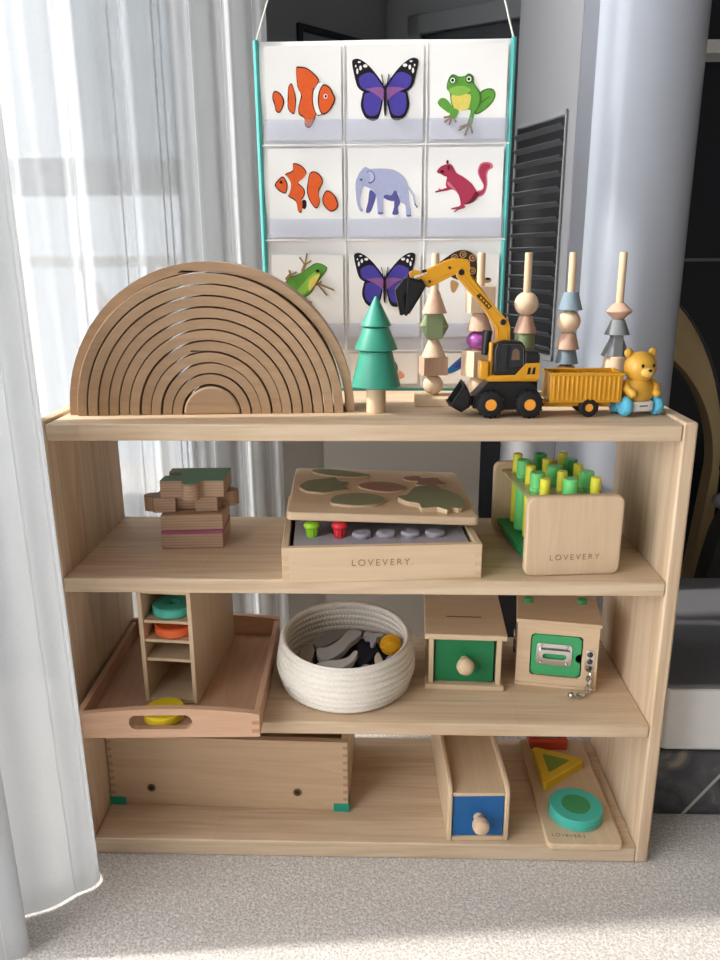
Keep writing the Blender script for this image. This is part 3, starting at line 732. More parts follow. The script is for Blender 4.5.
for xa, xb_ in ((-.1475, -.144), (.2015, .199)):
    MB().tube([(xa+(xb_-xa)*k/12, -.001, 1.102-.478*k/12) for k in range(13)], .0038, 8).build('side_trim', M['teal'], bn)
MB().bb(-.146, .202, -.0035, .0025, .617, .628).build('bottom_hem', M['teal'], bn, bevel=.001)
sm_ = MB()
for z in ZB[1:4]: sm_.tube([(-.143+.344*k/20, -.0036-.0004*sin(k), z-.0012*sin(k/20*pi)*(1 if z < .7 else .4)) for k in range(21)], .0011, 6)
for x in XB[1:3]: sm_.tube([(x, -.0036, .632+.467*k/20) for k in range(21)], .0009, 6)
sm_.build('pocket_seam', M['cloth'], bn)
for cp in (((-.1475, 0, 1.100), (-.128, 0, 1.154), (.03, 0, 1.58)), ((.2015, 0, 1.100), (.185, 0, 1.154), (.03, 0, 1.58))): MB().tube(cp, .0013, 6).build('hanging_cord', M['cord'], bn)
for rw in range(3):
    for cl_ in range(3):
        x0, x1 = XB[cl_]+.002, XB[cl_+1]-.002; zt, zb = ZB[rw]-.098 if rw < 2 else ZB[rw]-.118, ZB[rw+1]+.002
        MB().bb(x0, x1, -.0090, -.0086, zb, zt).build('pocket_front', M['pocket'], bn)

def card(label, colrow, cpx, scale, items, z_shift=0, size=None):
    """items: (material, outline in drawing units); cpx = drawing unit at the card centre; scale = metres per unit"""
    cx, cz = colrow; mats = [M['card']]; b_ = MB()
    w, h = size or (.104, .118)
    b_.bb(-w/2, w/2, -.0012, 0, -h/2, h/2)
    lay = 0
    for mt, pts in items:
        if M[mt] not in mats: mats.append(M[mt])
        b_.mi = mats.index(M[mt]); lay += 1
        q = [((p[0]-cpx[0])*scale, -(p[1]-cpx[1])*scale+z_shift) for p in pts]
        d = .0012+.00012*lay
        b_.prism(q, -d, -.0011)
    o = b_.build('animal_card', mats, loc=(cx, BY-.0036, cz))
    tag(o, label, 'picture card', 'animal cards in the banner pockets')
def S(*p): return smooth(list(p), 3)
def line(a, b, w):
    a, b = Vector(a), Vector(b); d = (b-a).normalized(); n = Vector((-d.y, d.x))*w
    return [tuple(a+n), tuple(b+n), tuple(b-n), tuple(a-n)]
def grow(pts, k):
    c = Vector((sum(p[0] for p in pts)/len(pts), sum(p[1] for p in pts)/len(pts))); out = []
    for p in pts:
        v = Vector(p)-c; out.append(tuple(c+v*(1+k/max(v.length, 1))))
    return out
def outlined(*p):
    s = smooth(list(p), 3); return [('p_line', grow(s, 9)), ('p_orange', s)]
KX = .00139
def cellx(i): return (XB[i]+XB[i+1])/2
def cellz(i): return (ZB[i]+ZB[i+1])/2
fishA = outlined((155, 340), (170, 325), (200, 340), (220, 375), (220, 408), (193, 455), (168, 440), (164, 400), (153, 370)) \
    + [('p_white', S((262, 300), (320, 268), (358, 352), (335, 410), (325, 478), (300, 475), (255, 435), (255, 360)))] \
    + outlined((265, 305), (288, 278), (305, 335), (310, 400), (298, 465), (260, 430), (264, 370)) \
    + outlined((326, 185), (345, 170), (395, 178), (440, 208), (482, 258), (450, 292), (434, 340), (436, 400), (455, 465), (438, 515), (415, 553), (388, 552), (376, 530), (375, 492), (340, 468), (340, 420), (362, 352), (335, 300)) \
    + [('p_line', S((490, 260), (524, 282), (560, 300), (585, 345), (596, 375), (580, 420), (545, 460), (505, 477), (470, 484), (443, 440), (432, 380), (440, 320), (465, 285))),
       ('p_white', S((490, 266), (520, 288), (520, 460), (500, 474), (470, 478), (450, 440), (440, 380), (447, 322), (468, 288)))] \
    + outlined((520, 288), (558, 304), (580, 345), (592, 375), (575, 418), (545, 455), (508, 470), (487, 430), (484, 370), (495, 320)) \
    + [('p_white', circ(532, 358, 15)), ('p_black', circ(533, 358, 9))]
card('white card in the top left pocket printed with an orange clownfish facing right', (cellx(0), cellz(0)), (372, 360), KX/7.3, fishA, -.004)
fishB = [('p_black', S((335, 392), (366, 395), (368, 440), (350, 462), (330, 440)))] \
    + outlined((205, 198), (265, 172), (268, 122), (300, 120), (345, 145), (370, 185), (352, 218), (302, 262), (338, 295), (352, 330), (338, 368), (325, 385), (336, 410), (330, 465), (318, 482), (297, 460), (284, 393), (224, 350), (243, 290), (235, 240)) \
    + [('p_white', S((183, 212), (202, 198), (238, 240), (246, 290), (222, 352), (198, 340)))] \
    + outlined((122, 270), (160, 228), (185, 218), (208, 260), (208, 305), (194, 332), (160, 318), (137, 298)) \
    + outlined((402, 198), (430, 180), (468, 194), (496, 230), (496, 268), (466, 320), (476, 398), (447, 448), (404, 398), (383, 330), (390, 260)) \
    + outlined((514, 360), (541, 326), (578, 344), (606, 380), (622, 432), (598, 464), (562, 472), (524, 438), (509, 402)) \
    + [('p_line', circ(165, 252, 12))]
card('white card in the second row printed with an orange clownfish facing left', (cellx(0), cellz(1)), (365, 310), KX/8, fishB, .005)
def bfly():
    it = []
    for mir in (0, 1):
        f = (lambda p: (694-p[0], p[1])) if mir else (lambda p: p)
        q = lambda *pts: S(*[f(p) for p in pts])
        it += [('p_black', q((82, 130), (92, 103), (130, 97), (180, 120), (240, 170), (300, 240), (338, 295), (338, 332), (200, 342), (150, 325), (120, 290), (100, 220))),
               ('p_black', q((185, 335), (338, 325), (332, 400), (315, 480), (290, 540), (240, 553), (190, 530), (160, 480), (150, 430), (162, 370))),
               ('p_blue', q((150, 222), (210, 198), (258, 212), (318, 290), (325, 322), (200, 324), (152, 300), (136, 250))),
               ('p_blue', q((195, 348), (325, 340), (315, 420), (290, 500), (240, 520), (195, 500), (172, 440), (178, 380))),
               ('p_mauve', q((190, 318), (330, 310), (332, 400), (300, 380), (250, 345)))]
        for c, r_ in (((124, 188), (9, 20)), ((150, 164), (11, 17)), ((188, 150), (18, 12)), ((112, 150), (6, 9)), ((140, 122), (12, 6))):
            it.append(('p_white', [f(p) for p in circ(c[0], c[1], r_[0], r_[1], 12)]))
        it.append(('p_black', [f(p) for p in line((334, 290), (318, 215), 2.5)]))
    return it+[('p_black', circ(347, 400, 12, 118, 20))]
card('white card in the top middle pocket printed with a purple butterfly', (cellx(1), cellz(0)), (349, 330), KX/8.2, bfly(), .003)
card('white card in the third row printed with a purple butterfly above the toy tree', (cellx(1), cellz(2)), (347, 330), .00134/8, bfly(), .022)
frog = [('p_frogd', S((440, 250), (500, 220), (550, 225), (572, 265), (555, 320), (500, 375), (430, 415), (400, 400), (420, 330))),
        ('p_frog', S((446, 262), (500, 230), (545, 235), (562, 265), (548, 312), (498, 364), (435, 402), (412, 392), (430, 330))),
        ('p_frogd', line((450, 330), (520, 282), 5)),
        ('p_frog', S((92, 320), (120, 290), (160, 295), (200, 335), (225, 375), (195, 405), (150, 380), (110, 350))),
        ('p_frogd', S((165, 215), (175, 150), (205, 112), (240, 118), (260, 128), (310, 125), (345, 105), (385, 130), (390, 180), (440, 240), (455, 300), (440, 360), (400, 410), (392, 460), (380, 500), (345, 490), (365, 420), (365, 380), (300, 385), (235, 375), (205, 330), (190, 250))),
        ('p_frog', S((172, 215), (182, 155), (208, 122), (240, 126), (260, 136), (310, 133), (345, 115), (376, 136), (380, 180), (425, 240), (440, 300), (425, 360), (392, 410), (384, 460), (375, 492), (352, 485), (372, 420), (372, 376), (300, 378), (238, 368), (212, 330), (196, 250))),
        ('p_yel', S((208, 268), (280, 260), (362, 266), (362, 330), (340, 378), (260, 382), (222, 350))),
        ('p_froglight', S((182, 228), (240, 202), (310, 202), (366, 230), (300, 268), (225, 268))),
        ('p_frog', S((215, 372), (268, 385), (255, 425), (218, 452), (190, 440))),
        ('p_toe', line((200, 430), (145, 438), 7)), ('p_toe', line((205, 440), (150, 475), 7)), ('p_toe', line((215, 440), (192, 495), 7)), ('p_toe', line((230, 440), (250, 478), 7)),
        ('p_toe', line((360, 490), (272, 540), 8)), ('p_toe', line((360, 495), (328, 578), 8)), ('p_toe', line((368, 495), (390, 565), 8)), ('p_toe', line((355, 488), (280, 515), 6)),
        ('p_frogd', circ(210, 155, 30)), ('p_white', circ(212, 158, 20)), ('p_black', circ(211, 158, 12)), ('p_frogd', circ(347, 148, 30)), ('p_white', circ(346, 150, 20)), ('p_black', circ(345, 151, 12))]
card('white card in the top right pocket printed with a sitting green frog', (cellx(2), cellz(0)), (345, 330), KX/8.47, frog, -.014)
ele = [('p_eled', S((215, 305), (268, 345), (245, 430), (218, 486), (180, 484), (200, 400))), ('p_eled', S((430, 300), (478, 400), (458, 450), (462, 502), (410, 504), (425, 440))),
       ('p_eled', S((335, 300), (440, 300), (436, 395), (335, 370))),
       ('p_ele', S((130, 160), (175, 120), (215, 135), (300, 133), (400, 140), (470, 170), (520, 220), (545, 290), (555, 400), (572, 515), (532, 522), (522, 430), (478, 405), (465, 345), (430, 310), (400, 350), (345, 345), (330, 390), (328, 495), (285, 500), (278, 420), (262, 330), (210, 290), (165, 276), (148, 310), (132, 380), (137, 440), (157, 470), (135, 480), (108, 430), (93, 330), (93, 240), (113, 190))),
       ('p_eled', grow(S((195, 160), (235, 163), (255, 200), (245, 235), (205, 245)), 5)), ('p_elel', S((198, 160), (235, 165), (252, 198), (242, 228), (212, 238))),
       ('p_ele', S((190, 170), (210, 168), (218, 230), (192, 240))),
       ('p_ele', line((545, 285), (585, 350), 5)), ('p_ele', line((584, 348), (604, 425), 4)), ('p_eled', line((602, 420), (626, 452), 4)), ('p_eled', circ(140, 222, 13, 10)),
       ('p_eled', line((285, 494), (332, 494), 6)), ('p_eled', line((415, 500), (460, 500), 5)), ('p_eled', line((535, 515), (572, 515), 5))]
card('white card in the centre pocket printed with a pale blue elephant', (cellx(1), cellz(1)), (345, 310), KX/8.47, ele, .003)
sq = [('p_sql', S((455, 340), (500, 325), (508, 290), (472, 230), (455, 180), (475, 122), (520, 106), (570, 115), (585, 150), (552, 172), (538, 210), (542, 290), (518, 365), (462, 386))),
      ('p_sq', S((455, 348), (500, 335), (514, 290), (482, 230), (466, 180), (484, 132), (520, 118), (555, 126), (560, 148), (535, 170), (522, 210), (530, 290), (510, 355), (460, 378))),
      ('p_sq', S((108, 175), (140, 140), (190, 122), (235, 128), (275, 190), (330, 220), (400, 270), (440, 320), (455, 355), (420, 430), (350, 450), (355, 472), (300, 490), (285, 482), (312, 455), (318, 440), (300, 370), (260, 330), (225, 322), (190, 300), (188, 262), (195, 225), (170, 215), (140, 198), (118, 192))),
      ('p_sq', S((225, 300), (150, 325), (105, 335), (102, 345), (150, 340), (228, 326))), ('p_sqd', line((150, 330), (100, 345), 5)), ('p_sqd', line((150, 330), (125, 318), 4)),
      ('p_sq', S((350, 455), (245, 475), (245, 486), (300, 484), (350, 476))), ('p_sqd', line((300, 484), (265, 505), 5)),
      ('p_sqd', S((440, 345), (470, 365), (430, 425), (350, 448), (400, 410))), ('p_sql', S((205, 260), (260, 310), (290, 350), (250, 320), (205, 290))),
      ('p_sqd', circ(195, 105, 10, 16)), ('p_sqd', circ(205, 150, 9, 20)), ('p_black', circ(150, 180, 15, 11))]
card('white card in the second row printed with a raspberry red squirrel', (cellx(2), cellz(1)), (355, 310), KX/8.47, sq, .006)
frog2 = [('p_frogd', S((90, 218), (122, 158), (160, 146), (200, 121), (245, 97), (290, 117), (268, 153), (242, 184), (216, 225), (170, 246), (108, 246))),
         ('p_frog', S((95, 214), (125, 162), (160, 150), (200, 125), (245, 101), (285, 118), (265, 150), (240, 180), (213, 220), (170, 240), (110, 240))),
         ('p_froglight', S((150, 225), (205, 160), (240, 135), (230, 170), (190, 225)))]
for a, b_2, wd in (((182, 134), (195, 105), 8), ((195, 105), (172, 74), 4), ((195, 105), (204, 58), 4), ((195, 105), (222, 88), 4), ((215, 190), (255, 182), 8), ((255, 182), (264, 172), 4), ((255, 185), (316, 210), 4), ((250, 188), (286, 232), 4),
                   ((112, 165), (132, 145), 8), ((132, 148), (126, 126), 4), ((132, 148), (158, 134), 4), ((180, 232), (198, 255), 8), ((198, 255), (214, 276), 4), ((198, 255), (204, 288), 4), ((198, 252), (222, 262), 4)):
    frog2.append(('p_toe', line(a, b_2, wd*.8)))
frog2 += [('p_yel', S((215, 165), (258, 140), (240, 180), (210, 215))), ('p_black', circ(248, 130, 8, 6))]
card('white card printed with a leaping green frog, just above the wooden rainbow', (cellx(0), cellz(2)), (205, 195), .00145/4.235, frog2, .014)
tort = [('p_tan', S((165, 270), (215, 290), (192, 346), (168, 336))), ('p_tan', circ(398, 270, 30, 18)), ('p_shell', circ(405, 262, 16, 9)), ('p_tan', S((300, 250), (380, 262), (380, 280), (300, 280))), ('p_tan', S((80, 160), (110, 145), (120, 170), (92, 178))),
        ('p_shell', S((90, 168), (140, 120), (190, 90), (240, 80), (290, 95), (324, 130), (330, 240), (300, 285), (240, 275), (150, 240)))]
for c in ((185, 128), (238, 108), (262, 160), (300, 130), (210, 180), (300, 210), (258, 232), (160, 200)):
    tort += [('p_tan', circ(c[0], c[1], 22)), ('p_shell', circ(c[0], c[1], 16)), ('p_tan', circ(c[0]+2, c[1], 9)), ('p_shell', circ(c[0]+2, c[1], 4))]
card('white card printed with a brown tortoise of swirled shell, behind the excavator arm', (cellx(2), cellz(2)), (240, 315), .00134/6, tort, .012)
disc_ = [('p_pink', S((385, 388), (398, 396), (398, 406), (380, 410))), ('p_disc', circ(328, 385, 54, 44, 28)), ('p_frogd', circ(322, 380, 30, 26))]
card('white card printed with a dark green round animal, half hidden by the toy tree', (cellx(1), .6582), (345, 385), .00134/2.4, disc_, -.002, (.1, .046))
bird = [('p_wing', S((142, 735), (200, 672), (272, 615), (292, 645), (255, 705), (180, 742))), ('p_blue', S((200, 700), (262, 640), (285, 648), (250, 700))), ('p_mauve', S((262, 610), (300, 560), (335, 575), (330, 640), (290, 655))),
        ('p_black', line((232, 805), (275, 800), 3)), ('p_black', line((240, 790), (268, 812), 3))]
card('white card printed with a blue winged bird, behind the stacked beads', (cellx(2), .6582), (240, 700), .00134/6, bird, .002, (.1, .046))

# ------------------------------------------------------------------ second board: jigsaw blocks
def knob(c, r, a0, a1, n=8):
    return [(c[0]+r*cos(R(a0+(a1-a0)*i/n)), c[1]+r*sin(R(a0+(a1-a0)*i/n))) for i in range(n+1)]
w_, d_ = .043, .035
full = [(-w_, -d_), (w_, -d_), (w_+.002, d_), (-w_+.002, d_)]
wide = [(-.050, -.030), (-.019, -.030), (-.019, -.018), (.008, -.018), (.008, -.030), (.039, -.030), (.042, -.004)] + knob((.053, .006), .0125, -120, 120) + [(.042, .022), (.042, .036), (-.046, .036), (-.047, .0)] + knob((-.054, -.012), .0115, 80, 280)
topo = [(-.046, -.034), (-.014, -.034)] + knob((-.002, -.040), .0125, 160, 380) + [(.012, -.034), (.043, -.034), (.044, .034), (-.042, .034), (-.042, .010), (-.022, .010), (-.022, -.006), (-.044, -.006)]
z = Z2+.0003; BX, BYY = -.2425, .147
for nm, pts, th, paint, lab, rz, dx, dy in (
        ('a', full, .0265, 'puzzleplum', 'plywood jigsaw block at the bottom of the stack', 4, 0, 0),
        ('b', full, .023, None, 'plywood jigsaw block just above the plum coloured line of the stack', 5, 0, .001),
        ('c', wide, .022, None, 'plywood jigsaw block with round tabs sticking out left and right', 6, -.0045, .006),
        ('d', topo, .0245, 'puzzlegreen', 'green painted plywood jigsaw block on top of the stack', 3, .004, .008)):
    th2 = th-(.0045 if nm == 'a' else .0008 if paint else 0)
    j = thing('jigsaw_block', lab, 'puzzle piece', (BX+dx, BYY-.004+dy, z), rz, 'stacked plywood jigsaw blocks')
    pl = wood('laminate_'+nm, (198, 168, 142), (172, 140, 116), 'X', 2.0, 1.0, ply=.0041) if nm == 'a' else pl
    MB().prism(pts, 0, th2, 'xy').build('block', pl, j, bevel=.0012)
    if paint: MB().prism([(p[0]*.995, p[1]*.995) for p in pts], th2+.0001, th, 'xy').build('painted_face', M[paint], j)
    z += th+.0003

# ------------------------------------------------------------------ second board: box with tray and leaf board
bo_ = thing('wooden_box', 'long wooden box with dovetailed corners and lettering, open under the leaf puzzle', 'box', (.027, .000, Z2), 4.5)
MB().bb(-.126, .126, .213, .222, 0, .0465).build('back_panel', M['birchX'], bo_, bevel=.0012)
for s in (-1, 1): MB().bb(min(s*.117, s*.126), max(s*.117, s*.126), .0092, .2128, 0, .0465).build('side_panel', M['birchY'], bo_, bevel=.0012)
MB().bb(-.117, .117, .009, .213, .002, .005).build('bottom_panel', M['birchX'], bo_)
jn = MB().bb(-.126, .126, 0, .009, 0, .0465); jn.mi = 1
for s in (-1, 1):
    for k in range(3):
        zc = .0075+k*.0125
        jn.prism([(s*.1255, zc-.0026), (s*.1255, zc+.0026), (s*.1175, zc+.0035), (s*.1175, zc-.0035)], -.0002, .001)
jn.build('front_panel', [M['birchX'], M['joint']], bo_, bevel=.0006)
lettering('lettering', 'LOVEVERY.', .0125, M['engrave'], bo_, (0.0, -.0003, .0245), (pi/2, 0, 0), 1.35, .0002)
tp = thing('plastic_tray', 'clear smoky plastic tray with round cups inside the wooden box', 'tray', (.0262, .0137, Z2+.0055), 4.5)
MB().bb(-.112, .112, 0, .195, 0, .002).bb(-.112, .112, 0, .002, 0, .036).bb(-.112, .112, .193, .195, 0, .036).bb(-.112, -.110, 0, .195, 0, .036).bb(.110, .112, 0, .195, 0, .036).bb(-.112, .112, 0, .195, .036, .038).build('tray_body', M['traygrey'], tp, bevel=.0008)
MB().bb(-.114, .114, -.003, .001, .026, .030).build('lip', M['traygrey'], tp, bevel=.001)
MB().prism([(-.027, .020), (.027, .020), (.024, .034), (-.024, .034)], -.0045, -.0005).build('clasp', M['traygrey'], tp, bevel=.001)
for k in range(4):
    MB().lathe([(.0125, .0382), (.013, .0415), (.011, .044), (0, .0445)], (-.024+k*.032, .032, 0), 24).build('cup', M['traygrey'], tp)
for px, mt, cn in ((-.0652, 'limepeg', 'lime green'), (-.0290, 'redpeg', 'red')):
    o = thing('mushroom_peg', '%s mushroom peg in the plastic tray under the leaf puzzle' % cn, 'peg', (px, .043, Z2+.0437), 0, 'mushroom pegs')
    MB().lathe([(0, .0105), (.006, .0108), (.0095, .012), (.0108, .015), (.0085, .0185), (.004, .0200), (0, .0203)], (0, 0, 0), 28).build('cap', M[mt], o)
    st_ = MB().lathe([(0, 0), (.0062, 0), (.0072, .0106), (0, .0106)], (0, 0, 0), 20)
    for k in range(10): st_.tube([(.0066*cos(k*pi/5), .0066*sin(k*pi/5), .0005), (.0074*cos(k*pi/5), .0074*sin(k*pi/5), .0104)], .0008, 6)
    st_.build('stem', M[mt], o)
lb = thing('leaf_puzzle_board', 'thick wooden puzzle board lying askew on the open box', 'puzzle board', (.0218, .152, .4874), 3)
MB().cap_prism(rrect(.250, .222, .008), -.0, .0112, 'xy').build('board', M['birchX'], lb, bevel=.002)
lb.rotation_euler = (0, R(2.5), R(3))
rl = MB()
leaves = {'oval': [(-.1093, .0716), (-.0876, .083), (-.0492, .078), (-.0192, .0652), (-.0441, .0505), (-.0716, .0509), (-.0963, .0569)],
 'lobed': [(-.1102, -.0195), (-.1078, .0006), (-.0999, .017), (-.0839, .0267), (-.0685, .0392), (-.0587, .0215), (-.045, .0182), (-.0509, -.001), (-.0404, -.0147), (-.0574, -.0283), (-.0717, -.0402), (-.0847, -.0393), (-.0959, -.0383), (-.1041, -.029)],
 'red': [(-.0294, .009), (-.0218, .0254), (-.0053, .0352), (.0211, .0348), (.0398, .0165), (.0244, -.0048), (.0037, -.01), (-.0139, -.0045)],
 'front': [(-.0563, -.0764), (-.0538, -.052), (-.0353, -.036), (-.0109, -.0305), (.0133, -.0447), (.006, -.0726), (-.0201, -.0864), (-.0481, -.0856)],
 'maple': [(.031, .0704), (.0529, .0849), (.0585, .0719), (.0806, .0807), (.0879, .0614), (.0969, .0494), (.0819, .0414), (.0866, .0262), (.0648, .0348), (.0515, .0381), (.055, .0546), (.0394, .0561)],
 'big': [(.0315, -.0427), (.043, -.0316), (.0531, .0103), (.074, .0203), (.0914, .007), (.1083, -.006), (.1206, -.0393), (.1175, -.073), (.1049, -.0747), (.0993, -.086), (.0855, -.0768), (.0662, -.0853), (.0613, -.0664), (.0451, -.0616)]}
la = R(-5.5)
for k, paint, lab, h in (('oval', 'leafgreen', 'narrow green leaf piece at the back left of the leaf puzzle', .004), ('lobed', 'leafgreen', 'jagged green leaf piece at the left of the leaf puzzle', .004),
                      ('red', 'leafred', 'brown red oval leaf piece in the middle of the leaf puzzle', .003), ('front', 'leafgreen', 'smooth green oval leaf piece at the front of the leaf puzzle', .004),
                      ('maple', 'leafred', 'brown red maple leaf piece at the back right of the leaf puzzle', .003), ('big', 'leafgreen', 'largest green leaf piece, raised at the front right of the leaf puzzle', .007)):
    pts = smooth(leaves[k], 3)
    cx = sum(p[0] for p in pts)/len(pts); cy = sum(p[1] for p in pts)/len(pts)
    q = [(p[0]-cx, p[1]-cy) for p in pts]
    wx, wy = .0198+cx*cos(la)-cy*sin(la), .150+cx*sin(la)+cy*cos(la)
    xl = (wx-.0218)*cos(R(3))+(wy-.152)*sin(R(3))
    o = thing('leaf_piece', lab, 'puzzle piece', (wx+.0005, wy, .4874+.01135-xl*tan(R(2.5))), 0, 'leaf puzzle pieces')
    o.rotation_euler = (Matrix.Rotation(R(3), 3, 'Z') @ Matrix.Rotation(R(2.5), 3, 'Y') @ Matrix.Rotation(R(-8.5), 3, 'Z')).to_euler()
    MB().prism(q, 0, h-.0008, 'xy').build('leaf_body', M['birchX'], o)
    MB().prism(q, h-.0008, h, 'xy').build('painted_face', M[paint], o)

# ------------------------------------------------------------------ second board: pounding pegs
pg = thing('pounding_peg_frame', 'wooden peg frame with lettered rounded end panel, holding green and yellow pegs', 'peg toy', (.2692, .0205, Z2), 5.6)
for y0, nm in ((0, 'front_panel'), (.174, 'back_panel')):
    o = MB().cap_prism(rrect(.124, .106, .011, 6, 0, .0532), y0, y0+.012).build(nm, M['birchZ'], pg, bevel=.0025, seg=3)
lettering('lettering', 'LOVEVERY.', .0110, M['engrave'], pg, (.004, -.0003, .025), (pi/2, 0, 0), 1.35, .0002)
MB().bb(-.055, .055, .0122, .1738, .010, .020).build('green_base', M['basegreen'], pg, bevel=.001)
MB().bb(-.052, .052, .0122, .1738, .0925, .0965).build('clear_plate', M['acrylic'], pg, bevel=.0006)
pa = R(5.6); cols = ['left', 'middle', 'right']; rowsn = ['front', 'second', 'third', 'fourth', 'back']
for rw in range(5):
    for c in range(3):
        yel = (rw+c) % 2 == 0
        lx, ly = -.033+.033*c+.002*rw*0, .028+.033*rw
        x, y = .2692+lx*cos(pa)-ly*sin(pa), .0205+lx*sin(pa)+ly*cos(pa)
        mt = 'pegyellow' if yel else ('pegdark' if rw == 4 or (rw >= 2 and c == 2) else 'peggreen')
        r_ = .0066 if yel else .0096
        o = MB().lathe([(0, 0), (r_-.0008, 0), (r_, .001), (r_, .079), (r_+.0008, .0795), (r_+.0008, .081), (r_, .0815), (r_, .1000), (r_-.0012, .1013), (0, .1015)] if not yel else [(0, 0), (r_-.0008, 0), (r_, .001), (r_, .1012), (r_-.001, .1022), (0, .1024)], (0, 0, 0), 24).build('peg', M[mt], loc=(x, y, Z2+.0203))
        tag(o, '%s peg in the %s row, %s of three, of the pounding toy' % ('thin yellow' if yel else 'thick green', rowsn[rw], cols[c]), 'peg', 'pegs of the pounding toy')

# ------------------------------------------------------------------ third board: tray with the drop tower
ty = thing('wooden_tray', 'brown beech serving tray with slotted handles sticking out over the third board', 'tray', (-.2515, -.0385, Z3), 2)
def handle_panel(y0, y1):
    o_ = [(-.12, 0), (.12, 0), (.12, .033)] + [(.12-.24*k/16, .033+.009*sin(pi*k/16)**.8) for k in range(1, 16)] + [(-.12, .033)]
    slot = rrect(.082, .0205, .0100, 6, -.008, .0225)
    b_ = MB()
    if area2(o_) < 0: o_ = o_[::-1]
    lo, hi = [], []
    for y in (y0, y1):
        A = [b_.bm.verts.new((p[0], y, p[1])) for p in o_]; B = [b_.bm.verts.new((p[0], y, p[1])) for p in slot]
        (lo if y == y0 else hi).extend([A, B])
        allv = A+B
        for t in tessellate_polygon([[Vector((p[0], p[1], 0)) for p in o_], [Vector((p[0], p[1], 0)) for p in slot]]):
            b_._face([allv[i] for i in t])
    for ring in (0, 1):
        n = len(lo[ring])
        for i in range(n): b_._face([lo[ring][i], lo[ring][(i+1) % n], hi[ring][(i+1) % n], hi[ring][i]])
    return b_
handle_panel(.274, .283).build('back_panel', M['beechX'], ty, bevel=.0012)
for s in (-1, 1): MB().bb(min(s*.112, s*.12), max(s*.112, s*.12), .0092, .2738, 0, .031).build('side_panel', M['beechY'], ty, bevel=.001)
MB().bb(-.112, .112, .009, .274, .0008, .0052).build('bottom_panel', M['beechY'], ty)
jn = handle_panel(0, .009); jn.mi = 1
for s in (-1, 1):
    for k in range(2): jn.bb(min(s*.1195, s*.110), max(s*.1195, s*.110), -.0002, .001, .006+k*.012, .0115+k*.012)
jn.build('front_panel', [M['beechX'], M['beechjoint']], ty, bevel=.0006)
tw = thing('drop_tower', 'tall narrow wooden disc drop box with little shelves standing in the tray', 'drop box', (-.2655, .0345, Z3+.0055), -5)
hh = .171; ww = .0375; dp = .19
for s in (-1, 1): MB().bb(min(s*ww, s*(ww-.0062)), max(s*ww, s*(ww-.0062)), 0, dp, 0, hh).build('side_panel', M['birchZ'], tw, bevel=.0008)
for a, b_2 in ((0, .006), (hh-.008, hh)): MB().bb(-.031, .031, .001, dp, a, b_2).build('end_panel', M['birchX'], tw, bevel=.0006)
MB().bb(-.031, .031, dp-.005, dp-.0002, .0062, hh-.0082).build('back_panel', M['birchZ'], tw)
tz = (.067, .0955, .124)
for a in tz: MB().bb(-.0308, .0308, .002, .095, a-.0045, a).build('shelf', M['birchX'], tw, bevel=.0006)
ta = R(-5)
def disc(label, mt, loc, r_=.0288, h=.0135, group='wooden ring discs'):
    o = thing('ring_disc', label, 'toy disc', loc, 0, group)
    MB().lathe([(.0075, .001), (.0085, 0), (r_-.002, 0), (r_, .002), (r_, h-.002), (r_-.002, h), (.0085, h), (.0075, h-.001)], (0, 0, 0), 40, closed=True).build('ring', M[mt], o)
def inT(x, y): return (-.2655+x*cos(ta)-y*sin(ta), .0345+x*sin(ta)+y*cos(ta))
disc('teal ring disc on the top little shelf of the drop tower', 'tealblock', (*inT(.001, .033), Z3+.0055+tz[2]+.0002))
disc('orange ring disc on the second little shelf of the drop tower', 'orange', (*inT(.002, .032), Z3+.0055+tz[1]+.0002))
disc('yellow ring disc lying flat in the tray behind the handle slot', 'yellowpaint', (-.2655, .0005, Z3+.0056), .0275)

# ------------------------------------------------------------------ third board: rope basket
bk = thing('rope_basket', 'round white coiled cotton rope basket full of animal pieces on the third board', 'basket', (-.0262, .1155, Z3))
BR = lambda z: .0925+.0085*sin(min(1, z/.05)*pi*.62)-.006*max(0, (z-.03)/.042)
bm = bmesh.new(); n = 300; rows = []
coil = .0090; zt = .072
def ropepts(kind):
    out = []
    m = 72
    for i in range(m+1):
        z = zt*i/m
        out.append((z, kind))
    return out
prof = [(z, 1) for z, _ in ropepts(1)] + [(zt+.0022, 1.5)] + [(z, -1) for z, _ in reversed(ropepts(-1))]
for z, kd in prof:
    row = []
    for i in range(n):
        th = 2*pi*i/n; ph_ = abs(sin(pi*z/coil))**.6
        tw_ = .0008*sin(th*95+(z/coil)*pi*1.0*(1 if int(z/coil) % 2 else -1)*2)
        oval = 1+.012*cos(2*th+.6)
        zz = z + (.0045*sin(th) if z > .04 else 0)*((z-.04)/.032 if z > .04 else 0)
        if kd == 1.5: rd = BR(zt)-.0037
        elif kd > 0: rd = BR(z)-.0044+.0044*ph_+tw_*ph_
        else: rd = BR(z)-.0074+.0026*(1-ph_)*0-.0020*ph_-tw_*ph_
        row.append(bm.verts.new((rd*oval*cos(th), rd*oval*1.075*sin(th), zz+.0008)))
    rows.append(row)
for a in range(len(rows)-1):
    for i in range(n): bm.faces.new([rows[a][i], rows[a][(i+1) % n], rows[a+1][(i+1) % n], rows[a+1][i]])
bm.faces.new(rows[0][::-1])
cen = bm.verts.new((0, 0, .003))
for i in range(n): bm.faces.new([rows[-1][i], rows[-1][(i+1) % n], cen])
mb_ = MB(); mb_.bm.free(); mb_.bm = bm
mb_.build('rope_coils', M['rope'], bk, ang=180)
